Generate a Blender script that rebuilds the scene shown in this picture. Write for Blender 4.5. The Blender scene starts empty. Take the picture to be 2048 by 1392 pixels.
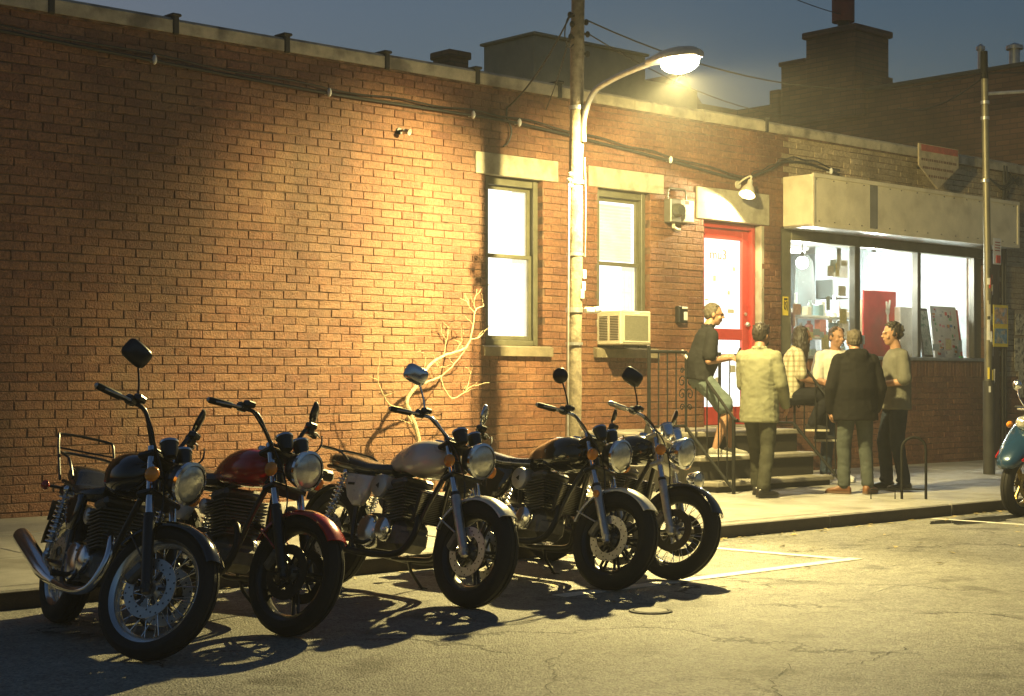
import bpy, math, random
from mathutils import Vector, Matrix, Quaternion
from math import pi, sin, cos, radians as R

random.seed(7)
SC = bpy.context.scene
COL = SC.collection

# ---------------------------------------------------------------- camera, sky, exposure
cam = bpy.data.cameras.new('camera')
cam.sensor_width = 36.0
cam.lens = 56.25
cam.shift_y = 0.0337
cam.clip_start = 0.05
cam.clip_end = 1500
camo = bpy.data.objects.new('camera', cam)
COL.objects.link(camo)
camo.location = (0, 0, 1.33)
camo.rotation_euler = (R(90), 0, R(-42.22))
SC.camera = camo

W = bpy.data.worlds.new('World')
SC.world = W
W.use_nodes = True
nt = W.node_tree
sky = nt.nodes.new('ShaderNodeTexSky')
sky.sky_type = 'NISHITA'
sky.sun_disc = False
sky.sun_elevation = R(0.3)
sky.sun_rotation = R(0)
sky.air_density = 1.0
sky.dust_density = 3.0
sky.ozone_density = 2.3
bg = nt.nodes['Background']
bg.inputs['Strength'].default_value = 0.15
nt.links.new(sky.outputs['Color'], bg.inputs['Color'])

SC.view_settings.view_transform = 'Standard'
SC.view_settings.look = 'None'
SC.view_settings.gamma = 1.0
SC.view_settings.exposure = 0.9
SC.render.engine = 'CYCLES'
SC.cycles.max_bounces = 6
SC.cycles.volume_bounces = 0
SC.cycles.sample_clamp_indirect = 6.0
SC.cycles.caustics_reflective = False
SC.cycles.caustics_refractive = False
SC.cycles.transparent_max_bounces = 12

# street lamp, door lamp and shop lamps are built with their fixtures below

# ---------------------------------------------------------------- mesh helpers
def V(*a):
    return Vector(a)

class MB:
    def __init__(self):
        self.v = []; self.f = []; self.t = None
    def add(self, vs, fs):
        o = len(self.v)
        self.v.extend([Vector(p) for p in vs])
        self.f.extend([[i + o for i in f] for f in fs])
        return self
    def box(self, c, s, rot=None, bev=0.0):
        hx, hy, hz = s[0]/2, s[1]/2, s[2]/2
        c = Vector(c)
        b = min(bev, hx*.9, hy*.9, hz*.9)
        if b <= 0:
            P = [V(x*hx, y*hy, z*hz) for z in (-1, 1) for y in (-1, 1) for x in (-1, 1)]
            F = [[0,2,3,1],[4,5,7,6],[0,1,5,4],[2,6,7,3],[0,4,6,2],[1,3,7,5]]
        else:
            P = []; idx = {}
            for sx in (-1, 1):
                for sy in (-1, 1):
                    for sz in (-1, 1):
                        for a in range(3):
                            q = [sx*(hx-b), sy*(hy-b), sz*(hz-b)]
                            q[a] = (sx*hx, sy*hy, sz*hz)[a]
                            idx[(sx, sy, sz, a)] = len(P); P.append(Vector(q))
            F = []
            for a in range(3):
                o1, o2 = (a+1) % 3, (a+2) % 3
                for s_ in (-1, 1):
                    q = []
                    for (u, w) in ((-1,-1),(1,-1),(1,1),(-1,1)):
                        k = [0,0,0]; k[a] = s_; k[o1] = u; k[o2] = w
                        q.append(idx[(k[0],k[1],k[2],a)])
                    F.append(q if s_ > 0 else q[::-1])
            for a in range(3):
                o1, o2 = (a+1) % 3, (a+2) % 3
                for u in (-1, 1):
                    for w in (-1, 1):
                        def K(e):
                            k = [0,0,0]; k[a] = e; k[o1] = u; k[o2] = w
                            return tuple(k)
                        q = [idx[K(-1)+(o1,)], idx[K(1)+(o1,)], idx[K(1)+(o2,)], idx[K(-1)+(o2,)]]
                        F.append(q if u*w > 0 else q[::-1])
            for sx in (-1, 1):
                for sy in (-1, 1):
                    for sz in (-1, 1):
                        q = [idx[(sx,sy,sz,a)] for a in range(3)]
                        F.append(q if sx*sy*sz > 0 else q[::-1])
        if rot is not None:
            P = [rot @ p for p in P]
        return self.add([p + c for p in P], F)
    def bx(self, x0, x1, y0, y1, z0, z1, bev=0.0):
        return self.box(((x0+x1)/2, (y0+y1)/2, (z0+z1)/2), (abs(x1-x0), abs(y1-y0), abs(z1-z0)), None, bev)
    def tube(self, pts, r, n=8, closed=False, caps=True):
        pts = [Vector(p) for p in pts]
        m = len(pts)
        rr = list(r) if isinstance(r, (list, tuple)) else [r]*m
        T = []
        for i in range(m):
            if closed:
                d = pts[(i+1) % m] - pts[i-1]
            else:
                d = pts[min(i+1, m-1)] - pts[max(i-1, 0)]
            T.append(d.normalized() if d.length > 1e-9 else V(0,0,1))
        a = V(0,0,1) if abs(T[0].z) < .9 else V(1,0,0)
        nrm = T[0].cross(a).normalized()
        P = []; F = []
        for i in range(m):
            nrm = (nrm - T[i]*nrm.dot(T[i]))
            nrm = nrm.normalized() if nrm.length > 1e-6 else T[i].orthogonal().normalized()
            b = T[i].cross(nrm)
            for k in range(n):
                an = 2*pi*k/n
                P.append(pts[i] + (nrm*cos(an) + b*sin(an))*rr[i])
        for i in range(m if closed else m-1):
            j = (i+1) % m
            for k in range(n):
                k2 = (k+1) % n
                F.append([i*n+k, i*n+k2, j*n+k2, j*n+k])
        if caps and not closed:
            F.append(list(range(n))[::-1])
            F.append([(m-1)*n+k for k in range(n)])
        return self.add(P, F)
    def cyl(self, p0, p1, r0, r1=None, n=16):
        return self.tube([p0, p1], [r0, r0 if r1 is None else r1], n)
    def capsule(self, p0, p1, r0, r1, n=12, k=4):
        p0 = Vector(p0); p1 = Vector(p1)
        d = (p1-p0); L = d.length
        d = d.normalized() if L > 1e-6 else V(0,0,1)
        pts = []; rs = []
        for i in range(k+1):
            a = -pi/2 + (pi/2)*i/k
            pts.append(p0 + d*(sin(a)*r0)); rs.append(max(cos(a)*r0, r0*.03))
        for i in range(k+1):
            a = (pi/2)*i/k
            pts.append(p1 + d*(sin(a)*r1)); rs.append(max(cos(a)*r1, r1*.03))
        return self.tube(pts, rs, n)
    def chain(self, pts, rs, n=12):
        for i in range(len(pts)-1):
            self.capsule(pts[i], pts[i+1], rs[i], rs[i+1], n)
        return self
    def ball(self, c, r, n=14, rot=None):
        if not isinstance(r, (tuple, list)): r = (r, r, r)
        c = Vector(c); m = max(5, n//2)
        P = [V(0,0,-1)]
        for i in range(1, m):
            a = -pi/2 + pi*i/m
            for k in range(n):
                P.append(V(cos(a)*cos(2*pi*k/n), cos(a)*sin(2*pi*k/n), sin(a)))
        P.append(V(0,0,1))
        F = []
        for k in range(n):
            F.append([0, 1+(k+1) % n, 1+k])
            F.append([len(P)-1, 1+(m-2)*n+k, 1+(m-2)*n+(k+1) % n])
        for i in range(m-2):
            for k in range(n):
                k2 = (k+1) % n
                F.append([1+i*n+k, 1+i*n+k2, 1+(i+1)*n+k2, 1+(i+1)*n+k])
        P = [V(p.x*r[0], p.y*r[1], p.z*r[2]) for p in P]
        if rot is not None: P = [rot @ p for p in P]
        return self.add([p + c for p in P], F)
    def lathe(self, prof, c, axis, n=24, closed=False, a0=0.0, a1=2*pi):
        c = Vector(c); ax = Vector(axis).normalized()
        ref = V(0,0,1) if abs(ax.z) < .9 else V(1,0,0)
        u = ax.cross(ref).normalized(); w = ax.cross(u)
        full = abs((a1-a0) - 2*pi) < 1e-6
        cnt = n if full else n+1
        P = []; F = []; m = len(prof)
        for k in range(cnt):
            an = a0 + (a1-a0)*k/n
            d = u*cos(an) + w*sin(an)
            for (r, h) in prof:
                P.append(c + d*max(r, 1e-4) + ax*h)
        for k in range(n):
            k2 = (k+1) % cnt
            for i in range(m if closed else m-1):
                j = (i+1) % m
                F.append([k*m+i, k*m+j, k2*m+j, k2*m+i])
        if not full and closed:
            F.append(list(range(m))); F.append([(cnt-1)*m+i for i in range(m)][::-1])
        return self.add(P, F)
    def prism(self, poly, vec):
        vec = Vector(vec); n = len(poly)
        P = [Vector(p) for p in poly]
        nn = V(0,0,0)
        for i in range(n):
            nn += P[i].cross(P[(i+1) % n])
        if nn.dot(vec) > 0: P = P[::-1]
        Q = P + [p + vec for p in P]
        F = [list(range(n)), [n+i for i in range(n)][::-1]]
        for i in range(n):
            j = (i+1) % n
            F.append([i, n+i, n+j, j])
        return self.add(Q, F)
    def loft(self, rings, caps=True):
        n = len(rings[0]); P = []; F = []
        for r in rings: P.extend(r)
        for i in range(len(rings)-1):
            for k in range(n):
                k2 = (k+1) % n
                F.append([i*n+k, i*n+k2, (i+1)*n+k2, (i+1)*n+k])
        if caps:
            F.append(list(range(n))[::-1])
            F.append([(len(rings)-1)*n+k for k in range(n)])
        return self.add(P, F)
    def mesh(self, name, mat=None, M=None, smooth=38):
        me = bpy.data.meshes.new(name)
        vs = self.v if M is None else [M @ p for p in self.v]
        me.from_pydata([tuple(p) for p in vs], [], self.f)
        me.validate()
        if smooth:
            me.polygons.foreach_set('use_smooth', [True]*len(me.polygons))
            me.update()
            me.set_sharp_from_angle(angle=R(smooth))
        if mat: me.materials.append(mat)
        return me
    def build(self, name, mat, parent=None, M=None, smooth=38, **tags):
        return link(name, self.mesh(name, mat, M, smooth), parent, **tags)

def link(name, data, parent=None, loc=None, rot=None, **tags):
    o = bpy.data.objects.new(name, data)
    COL.objects.link(o)
    if parent is not None: o.parent = parent
    if loc is not None: o.location = loc
    if rot is not None: o.rotation_euler = rot
    for k, v in tags.items(): o[k] = v
    return o

def thing(name, label, cat, loc=(0,0,0), rot=(0,0,0), group=None):
    o = link(name, None, None, loc, rot, label=label, category=cat)
    o.empty_display_size = .1
    if group: o['group'] = group
    return o

def tag(o, label, cat, group=None):
    o['label'] = label; o['category'] = cat
    if group: o['group'] = group
    return o

def copy_tree(o, parent=None):
    c = o.copy(); COL.objects.link(c)
    if parent is not None: c.parent = parent
    for ch in list(o.children): copy_tree(ch, c)
    return c

def arc(c, r, a0, a1, n, ax=V(1,0,0), ay=V(0,0,1)):
    c = Vector(c)
    return [c + ax*(r*cos(a0+(a1-a0)*i/n)) + ay*(r*sin(a0+(a1-a0)*i/n)) for i in range(n+1)]

def spline(pts, k=6):
    pts = [Vector(p) for p in pts]; out = []
    for i in range(len(pts)-1):
        p0 = pts[max(i-1,0)]; p1 = pts[i]; p2 = pts[i+1]; p3 = pts[min(i+2,len(pts)-1)]
        for j in range(k):
            t = j/k
            out.append(.5*((2*p1)+(p2-p0)*t+(2*p0-5*p1+4*p2-p3)*t*t+(3*p1-p0-3*p2+p3)*t**3))
    out.append(pts[-1])
    return out

# ---------------------------------------------------------------- materials
MATS = {}
def pm(name, col, rough=.6, metal=0.0, var=.18, scale=6.0, bump=0.0, bscale=70.0, coat=0.0, spec=.5,
       emit=None, es=0.0, fine=0.0, col2=None, c2s=2.0, c2w=(.5,.62)):
    if name in MATS: return MATS[name]
    m = bpy.data.materials.new(name); m.use_nodes = True
    N = m.node_tree.nodes; L = m.node_tree.links
    b = N['Principled BSDF']
    b.inputs['Roughness'].default_value = rough
    b.inputs['Metallic'].default_value = metal
    b.inputs['Specular IOR Level'].default_value = spec
    if coat:
        b.inputs['Coat Weight'].default_value = coat
        b.inputs['Coat Roughness'].default_value = .06
    g = N.new('ShaderNodeNewGeometry')
    nz = N.new('ShaderNodeTexNoise'); nz.inputs['Scale'].default_value = scale
    nz.inputs['Detail'].default_value = 5.0; nz.inputs['Roughness'].default_value = .62
    L.new(g.outputs['Position'], nz.inputs['Vector'])
    mr = N.new('ShaderNodeMapRange')
    mr.inputs['From Min'].default_value = .3; mr.inputs['From Max'].default_value = .7
    mr.inputs['To Min'].default_value = 1-var; mr.inputs['To Max'].default_value = 1+var
    L.new(nz.outputs['Fac'], mr.inputs['Value'])
    out = None
    if col2 is not None:
        n2 = N.new('ShaderNodeTexNoise'); n2.inputs['Scale'].default_value = c2s; n2.inputs['Detail'].default_value = 6
        L.new(g.outputs['Position'], n2.inputs['Vector'])
        m2 = N.new('ShaderNodeMapRange'); m2.inputs['From Min'].default_value = c2w[0]; m2.inputs['From Max'].default_value = c2w[1]
        L.new(n2.outputs['Fac'], m2.inputs['Value'])
        mx = N.new('ShaderNodeMix'); mx.data_type = 'RGBA'
        mx.inputs['A'].default_value = (*col, 1); mx.inputs['B'].default_value = (*col2, 1)
        L.new(m2.outputs['Result'], mx.inputs['Factor'])
        out = mx.outputs['Result']
    vm = N.new('ShaderNodeVectorMath'); vm.operation = 'SCALE'
    if out is not None: L.new(out, vm.inputs[0])
    else: vm.inputs[0].default_value = col
    L.new(mr.outputs['Result'], vm.inputs['Scale'])
    last = vm.outputs['Vector']
    if fine:
        n3 = N.new('ShaderNodeTexNoise'); n3.inputs['Scale'].default_value = 160; n3.inputs['Detail'].default_value = 2
        L.new(g.outputs['Position'], n3.inputs['Vector'])
        m3 = N.new('ShaderNodeMapRange'); m3.inputs['From Min'].default_value = .3; m3.inputs['From Max'].default_value = .7
        m3.inputs['To Min'].default_value = 1-fine; m3.inputs['To Max'].default_value = 1+fine
        L.new(n3.outputs['Fac'], m3.inputs['Value'])
        v3 = N.new('ShaderNodeVectorMath'); v3.operation = 'SCALE'
        L.new(last, v3.inputs[0]); L.new(m3.outputs['Result'], v3.inputs['Scale']); last = v3.outputs['Vector']
    L.new(last, b.inputs['Base Color'])
    if bump:
        nb = N.new('ShaderNodeTexNoise'); nb.inputs['Scale'].default_value = bscale; nb.inputs['Detail'].default_value = 4
        L.new(g.outputs['Position'], nb.inputs['Vector'])
        bp = N.new('ShaderNodeBump'); bp.inputs['Strength'].default_value = bump; bp.inputs['Distance'].default_value = .01
        L.new(nb.outputs['Fac'], bp.inputs['Height']); L.new(bp.outputs['Normal'], b.inputs['Normal'])
    # roughness variation: smudges and wear
    rm = N.new('ShaderNodeMapRange'); rm.inputs['To Min'].default_value = max(rough*.75, .02); rm.inputs['To Max'].default_value = min(rough*1.3, 1)
    L.new(nz.outputs['Fac'], rm.inputs['Value']); L.new(rm.outputs['Result'], b.inputs['Roughness'])
    if emit:
        b.inputs['Emission Color'].default_value = (*emit, 1); b.inputs['Emission Strength'].default_value = es
    MATS[name] = m
    return m

def glass_mat(name, tint=(1,1,1), refl=.09, rough=.02, dirt=.06):
    m = bpy.data.materials.new(name); m.use_nodes = True
    N = m.node_tree.nodes; L = m.node_tree.links
    N.remove(N['Principled BSDF'])
    tr = N.new('ShaderNodeBsdfTransparent'); tr.inputs['Color'].default_value = (*tint, 1)
    gl = N.new('ShaderNodeBsdfGlossy'); gl.inputs['Roughness'].default_value = rough
    df = N.new('ShaderNodeBsdfDiffuse'); df.inputs['Color'].default_value = (.5,.5,.47,1)
    fr = N.new('ShaderNodeLayerWeight'); fr.inputs['Blend'].default_value = .5
    pw = N.new('ShaderNodeMath'); pw.operation = 'POWER'; pw.inputs[1].default_value = 4.0
    L.new(fr.outputs['Facing'], pw.inputs[0])
    ad = N.new('ShaderNodeMath'); ad.operation = 'MULTIPLY_ADD'; ad.inputs[1].default_value = .6; ad.inputs[2].default_value = refl*.5
    L.new(pw.outputs[0], ad.inputs[0])
    m1 = N.new('ShaderNodeMixShader'); m2 = N.new('ShaderNodeMixShader')
    L.new(ad.outputs[0], m1.inputs['Fac']); L.new(tr.outputs[0], m1.inputs[1]); L.new(gl.outputs[0], m1.inputs[2])
    nz = N.new('ShaderNodeTexNoise'); nz.inputs['Scale'].default_value = 4.0; nz.inputs['Detail'].default_value = 6
    g = N.new('ShaderNodeNewGeometry'); L.new(g.outputs['Position'], nz.inputs['Vector'])
    mr = N.new('ShaderNodeMapRange'); mr.inputs['From Min'].default_value = .35; mr.inputs['From Max'].default_value = .75
    mr.inputs['To Max'].default_value = dirt*2
    L.new(nz.outputs['Fac'], mr.inputs['Value'])
    L.new(mr.outputs['Result'], m2.inputs['Fac']); L.new(m1.outputs[0], m2.inputs[1]); L.new(df.outputs[0], m2.inputs[2])
    L.new(m2.outputs[0], N['Material Output'].inputs['Surface'])
    return m

def emit_mat(name, col, s, var=.15, scale=3.0):
    m = bpy.data.materials.new(name); m.use_nodes = True
    N = m.node_tree.nodes; L = m.node_tree.links
    N.remove(N['Principled BSDF'])
    e = N.new('ShaderNodeEmission'); e.inputs['Color'].default_value = (*col, 1)
    nz = N.new('ShaderNodeTexNoise'); nz.inputs['Scale'].default_value = scale
    g = N.new('ShaderNodeNewGeometry'); L.new(g.outputs['Position'], nz.inputs['Vector'])
    mr = N.new('ShaderNodeMapRange'); mr.inputs['To Min'].default_value = s*(1-var); mr.inputs['To Max'].default_value = s*(1+var)
    L.new(nz.outputs['Fac'], mr.inputs['Value']); L.new(mr.outputs['Result'], e.inputs['Strength'])
    L.new(e.outputs[0], N['Material Output'].inputs['Surface'])
    return m

def brick_mat(name, dark, mid, light, fleck):
    m = bpy.data.materials.new(name); m.use_nodes = True
    N = m.node_tree.nodes; L = m.node_tree.links
    b = N['Principled BSDF']; b.inputs['Roughness'].default_value = .62; b.inputs['Specular IOR Level'].default_value = .45
    at = N.new('ShaderNodeAttribute'); at.attribute_name = 'tone'
    cr = N.new('ShaderNodeValToRGB')
    e = cr.color_ramp.elements
    e[0].color = (*dark,1); e[1].color = (*light,1); e[1].position = 1
    k = e.new(.45); k.color = (*mid,1)
    L.new(at.outputs['Fac'], cr.inputs['Fac'])
    g = N.new('ShaderNodeNewGeometry')
    nz = N.new('ShaderNodeTexNoise'); nz.inputs['Scale'].default_value = 26; nz.inputs['Detail'].default_value = 6; nz.inputs['Roughness'].default_value = .7
    L.new(g.outputs['Position'], nz.inputs['Vector'])
    mr = N.new('ShaderNodeMapRange'); mr.inputs['From Min'].default_value = .28; mr.inputs['From Max'].default_value = .72
    mr.inputs['To Min'].default_value = .55; mr.inputs['To Max'].default_value = 1.45
    L.new(nz.outputs['Fac'], mr.inputs['Value'])
    vm = N.new('ShaderNodeVectorMath'); vm.operation = 'SCALE'
    L.new(cr.outputs['Color'], vm.inputs[0]); L.new(mr.outputs['Result'], vm.inputs['Scale'])
    # old whitish paint and lime bloom left on the faces, in large uneven patches
    n2 = N.new('ShaderNodeTexNoise'); n2.inputs['Scale'].default_value = .55; n2.inputs['Detail'].default_value = 9; n2.inputs['Roughness'].default_value = .68
    L.new(g.outputs['Position'], n2.inputs['Vector'])
    m2 = N.new('ShaderNodeMapRange'); m2.inputs['From Min'].default_value = .52; m2.inputs['From Max'].default_value = .74; m2.inputs['To Max'].default_value = .55
    L.new(n2.outputs['Fac'], m2.inputs['Value'])
    mx = N.new('ShaderNodeMix'); mx.data_type = 'RGBA'
    L.new(m2.outputs['Result'], mx.inputs['Factor']); L.new(vm.outputs['Vector'], mx.inputs['A']); mx.inputs['B'].default_value = (*fleck, 1)
    # soot and damp: broad dark streaks, stretched downwards
    mp = N.new('ShaderNodeMapping'); mp.inputs['Scale'].default_value = (1.6, 1, .35); L.new(g.outputs['Position'], mp.inputs['Vector'])
    n4 = N.new('ShaderNodeTexNoise'); n4.inputs['Scale'].default_value = .9; n4.inputs['Detail'].default_value = 8; L.new(mp.outputs['Vector'], n4.inputs['Vector'])
    m4 = N.new('ShaderNodeMapRange'); m4.inputs['From Min'].default_value = .35; m4.inputs['From Max'].default_value = .65; m4.inputs['To Min'].default_value = .6; m4.inputs['To Max'].default_value = 1.15
    L.new(n4.outputs['Fac'], m4.inputs['Value'])
    v4 = N.new('ShaderNodeVectorMath'); v4.operation = 'SCALE'; L.new(mx.outputs['Result'], v4.inputs[0]); L.new(m4.outputs['Result'], v4.inputs['Scale'])
    L.new(v4.outputs['Vector'], b.inputs['Base Color'])
    nb = N.new('ShaderNodeTexNoise'); nb.inputs['Scale'].default_value = 55; nb.inputs['Detail'].default_value = 6
    L.new(g.outputs['Position'], nb.inputs['Vector'])
    bp = N.new('ShaderNodeBump'); bp.inputs['Strength'].default_value = 1.0; bp.inputs['Distance'].default_value = .012
    L.new(nb.outputs['Fac'], bp.inputs['Height']); L.new(bp.outputs['Normal'], b.inputs['Normal'])
    return m

BR_RED = brick_mat('red_brick', (.150,.058,.033), (.200,.088,.046), (.245,.122,.064), (.32,.22,.12))
BR_TAN = brick_mat('tan_brick', (.30,.23,.14), (.40,.31,.19), (.50,.40,.26), (.52,.45,.32))
MORTAR = pm('old_mortar', (.175,.105,.065), .95, var=.35, scale=14, bump=.5, col2=(.08,.046,.03), c2s=9, c2w=(.42,.58))
STONE = pm('pale_limestone', (.36,.33,.24), .8, var=.16, scale=9, bump=.35, col2=(.26,.235,.17), c2s=5)
COPE = pm('coping_stone', (.42,.37,.27), .85, var=.3, scale=5, bump=.4, col2=(.16,.14,.11), c2s=3.2, c2w=(.5,.66))
OLIVE = pm('olive_painted_wood', (.105,.10,.065), .45, var=.2, scale=10, bump=.15)
STEEL_OLIVE = pm('drab_painted_steel', (.15,.14,.09), .5, var=.25, scale=4)
REDDOOR = pm('red_door_paint', (.48,.05,.04), .38, var=.12, scale=7, coat=.2)
BLACK = pm('black_paint', (.012,.012,.013), .32, var=.2, coat=.3)
IRON = pm('wrought_iron', (.011,.011,.0105), .65, var=.3, bump=.2, spec=.25)
CHROME = pm('chrome', (.82,.83,.85), .16, metal=1, var=.05)
ALLOY = pm('brushed_alloy', (.60,.58,.54), .36, metal=.8, var=.12, scale=20)
ENGINE = pm('dark_engine_metal', (.17,.165,.155), .42, metal=.7, var=.25, scale=20)
RUBBER = pm('tyre_rubber', (.017,.016,.016), .72, var=.25, bump=.25, bscale=120)
GRIP = pm('grip_rubber', (.012,.012,.012), .6, var=.1)
LEATHER = pm('black_seat_vinyl', (.022,.021,.02), .28, var=.2, scale=18, bump=.12, spec=.8, coat=.3)
LENS = pm('headlight_glass', (.72,.70,.60), .16, metal=.55, var=.22, scale=30, bump=.22, bscale=45, coat=1.0)
AMBER = pm('amber_plastic', (.95,.33,.03), .25, var=.1, coat=.6)
REDLENS = pm('red_lens', (.5,.015,.01), .2, var=.1, coat=.6)
WHITE = pm('white_paint', (.74,.73,.69), .5, var=.08)
CREAM = pm('cream_plastic', (.52,.48,.37), .5, var=.08)
PAPER = pm('printed_paper', (.72,.70,.64), .8, var=.1)
YELLOW = pm('yellow_sticker', (.78,.60,.06), .55, var=.1)
ASPHALT = None
# ================================================================ THE SETTING
def asphalt_mat():
    m = bpy.data.materials.new('worn_asphalt'); m.use_nodes = True
    N = m.node_tree.nodes; L = m.node_tree.links
    b = N['Principled BSDF']; b.inputs['Roughness'].default_value = .72; b.inputs['Specular IOR Level'].default_value = .4
    g = N.new('ShaderNodeNewGeometry')
    def noise(s, d=4, r=.6, vec=None):
        n = N.new('ShaderNodeTexNoise'); n.inputs['Scale'].default_value = s; n.inputs['Detail'].default_value = d; n.inputs['Roughness'].default_value = r
        L.new(vec or g.outputs['Position'], n.inputs['Vector']); return n
    def rng(src, a, b_, c, d):
        r = N.new('ShaderNodeMapRange'); r.inputs['From Min'].default_value = a; r.inputs['From Max'].default_value = b_
        r.inputs['To Min'].default_value = c; r.inputs['To Max'].default_value = d
        L.new(src, r.inputs['Value']); return r.outputs['Result']
    big = rng(noise(.45, 7, .6).outputs['Fac'], .3, .7, .72, 1.22)
    mid = rng(noise(7, 5).outputs['Fac'], .3, .7, .82, 1.18)
    vo = N.new('ShaderNodeTexVoronoi'); vo.inputs['Scale'].default_value = 75; L.new(g.outputs['Position'], vo.inputs['Vector'])
    ag = rng(vo.outputs['Color'], .0, 1.0, .55, 1.5)
    def mul(a, b_):
        k = N.new('ShaderNodeMath'); k.operation = 'MULTIPLY'; L.new(a, k.inputs[0]); L.new(b_, k.inputs[1]); return k.outputs[0]
    # cracks: edges of a warped cell pattern, kept only where a broad mask lets them show
    wn = noise(1.7, 6, .65)
    wv = N.new('ShaderNodeVectorMath'); wv.operation = 'MULTIPLY_ADD'
    L.new(wn.outputs['Color'], wv.inputs[0]); wv.inputs[1].default_value = (1.1,1.1,0); L.new(g.outputs['Position'], wv.inputs[2])
    vc = N.new('ShaderNodeTexVoronoi'); vc.feature = 'DISTANCE_TO_EDGE'; vc.inputs['Scale'].default_value = .42
    L.new(wv.outputs['Vector'], vc.inputs['Vector'])
    cr = rng(vc.outputs['Distance'], .0035, .008, 0, 1)
    mk = rng(noise(.9, 3).outputs['Fac'], .47, .55, 1, 0)
    k = N.new('ShaderNodeMath'); k.operation = 'MAXIMUM'; L.new(cr, k.inputs[0]); L.new(mk, k.inputs[1])
    crk = rng(k.outputs[0], 0, 1, .25, 1)
    spot = rng(noise(1.6, 5, .6).outputs['Fac'], .56, .66, 1, .52)
    tot = mul(mul(mul(mul(big, mid), ag), crk), spot)
    vm = N.new('ShaderNodeVectorMath'); vm.operation = 'SCALE'; vm.inputs[0].default_value = (.30,.29,.25)
    L.new(tot, vm.inputs['Scale']); L.new(vm.outputs['Vector'], b.inputs['Base Color'])
    bp = N.new('ShaderNodeBump'); bp.inputs['Strength'].default_value = .8; bp.inputs['Distance'].default_value = .012
    ad = N.new('ShaderNodeMath'); ad.operation = 'ADD'
    L.new(rng(vo.outputs['Distance'], 0, .6, 1, 0), ad.inputs[0]); L.new(noise(130, 4).outputs['Fac'], ad.inputs[1])
    a2 = N.new('ShaderNodeMath'); a2.operation = 'ADD'; L.new(ad.outputs[0], a2.inputs[0]); L.new(crk, a2.inputs[1])
    L.new(a2.outputs[0], bp.inputs['Height']); L.new(bp.outputs['Normal'], b.inputs['Normal'])
    return m
ASPHALT = asphalt_mat()
CONCRETE = pm('pavement_concrete', (.36,.345,.31), .8, var=.22, scale=3.5, bump=.35, bscale=90, fine=.14, col2=(.25,.235,.2), c2s=1.6, c2w=(.48,.68))
KERBM = pm('kerb_granite', (.33,.315,.28), .75, var=.25, scale=7, bump=.4, fine=.2)
LINE = pm('worn_road_paint', (.78,.75,.64), .7, var=.2, scale=9, bump=.3, fine=.12, col2=(.3,.28,.24), c2s=14, c2w=(.6,.75))
DIRT = pm('far_ground', (.06,.058,.05), .9, var=.3, scale=.4)

KY = 8.9            # kerb face
WY = 12.8           # building face
def swz(y): return .115 + .02*(y-9.08)     # pavement rises towards the building
TILT = math.atan(.02)

MB().box((15, 20, -.06), (900, 900, .08)).build('ground', DIRT, smooth=0, kind='structure')
# road sheet with a fine camber
mb = MB()
xs = [-60, -20, 0, 4, 8, 12, 16, 24, 40, 90]; ys = [-16, -8, 0, 4, 6, 8, KY]
for y in ys:
    for x in xs: mb.v.append(V(x, y, 0.0))
for j in range(len(ys)-1):
    for i in range(len(xs)-1):
        n = len(xs); mb.f.append([j*n+i, j*n+i+1, (j+1)*n+i+1, (j+1)*n+i])
road = mb.build('road', ASPHALT, smooth=0, kind='structure')
TAR = pm('open_crack', (.012,.011,.01), .8, var=.3)
for line in ([(4.3,4.5),(4.66,4.94),(5.02,5.24),(5.26,5.54),(5.54,5.68),(5.71,5.81)], [(7.2,5.75),(7.4,5.69),(7.69,5.59),(7.79,5.35)], [(6.22,4.52),(6.4,4.51),(6.77,4.59),(7.2,4.67)],
             [(9.19,6.98),(9.28,6.62),(9.9,6.76),(10.15,6.62)], [(5.2,4.0),(5.42,4.28),(5.67,4.51),(5.98,4.66),(6.13,4.8)], [(5.47,7.8),(5.74,7.77),(6.12,7.78),(6.6,7.7)], [(10.5,8.2),(11.3,8.0),(11.9,8.15),(12.7,7.9)], [(8.3,5.9),(8.9,6.05),(9.6,5.9)]):
    p = []
    for i in range(len(line)-1):
        for k in range(9):
            t_ = k/9; p.append(V(line[i][0]+(line[i+1][0]-line[i][0])*t_+random.uniform(-.022,.022), line[i][1]+(line[i+1][1]-line[i][1])*t_+random.uniform(-.022,.022), .003))
    q = MB(); n = len(p)
    for i in range(n):
        d_ = (p[min(i+1,n-1)]-p[max(i-1,0)]).normalized(); w_ = V(-d_.y,d_.x,0)*random.uniform(.001,.005)*(.3+.7*sin(pi*(i+.5)/n))
        q.v += [p[i]-w_, p[i]+w_]
    q.f = [[2*i,2*i+2,2*i+3,2*i+1] for i in range(n-1)]
    q.build('crack', TAR, road, smooth=0)

def marking(poly, mat=LINE):
    return MB().prism([V(x, y, .002) for x, y in poly], (0,0,.003)).build('parking_line', mat, smooth=0, kind='structure')
def strip(x0, y0, x1, y1, w):
    d = V(x1-x0, y1-y0, 0).normalized(); n = V(-d.y, d.x, 0)*(w/2)
    marking([(x0+n.x, y0+n.y), (x1+n.x, y1+n.y), (x1-n.x, y1-n.y), (x0-n.x, y0-n.y)])
strip(6.9, 7.17, 10.04, 7.20, .12)
strip(9.93, 7.27, 9.80, 8.62, .12)
strip(13.53, 8.80, 13.60, 7.26, .09)
strip(13.50, 7.20, 19.5, 7.22, .10)

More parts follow.
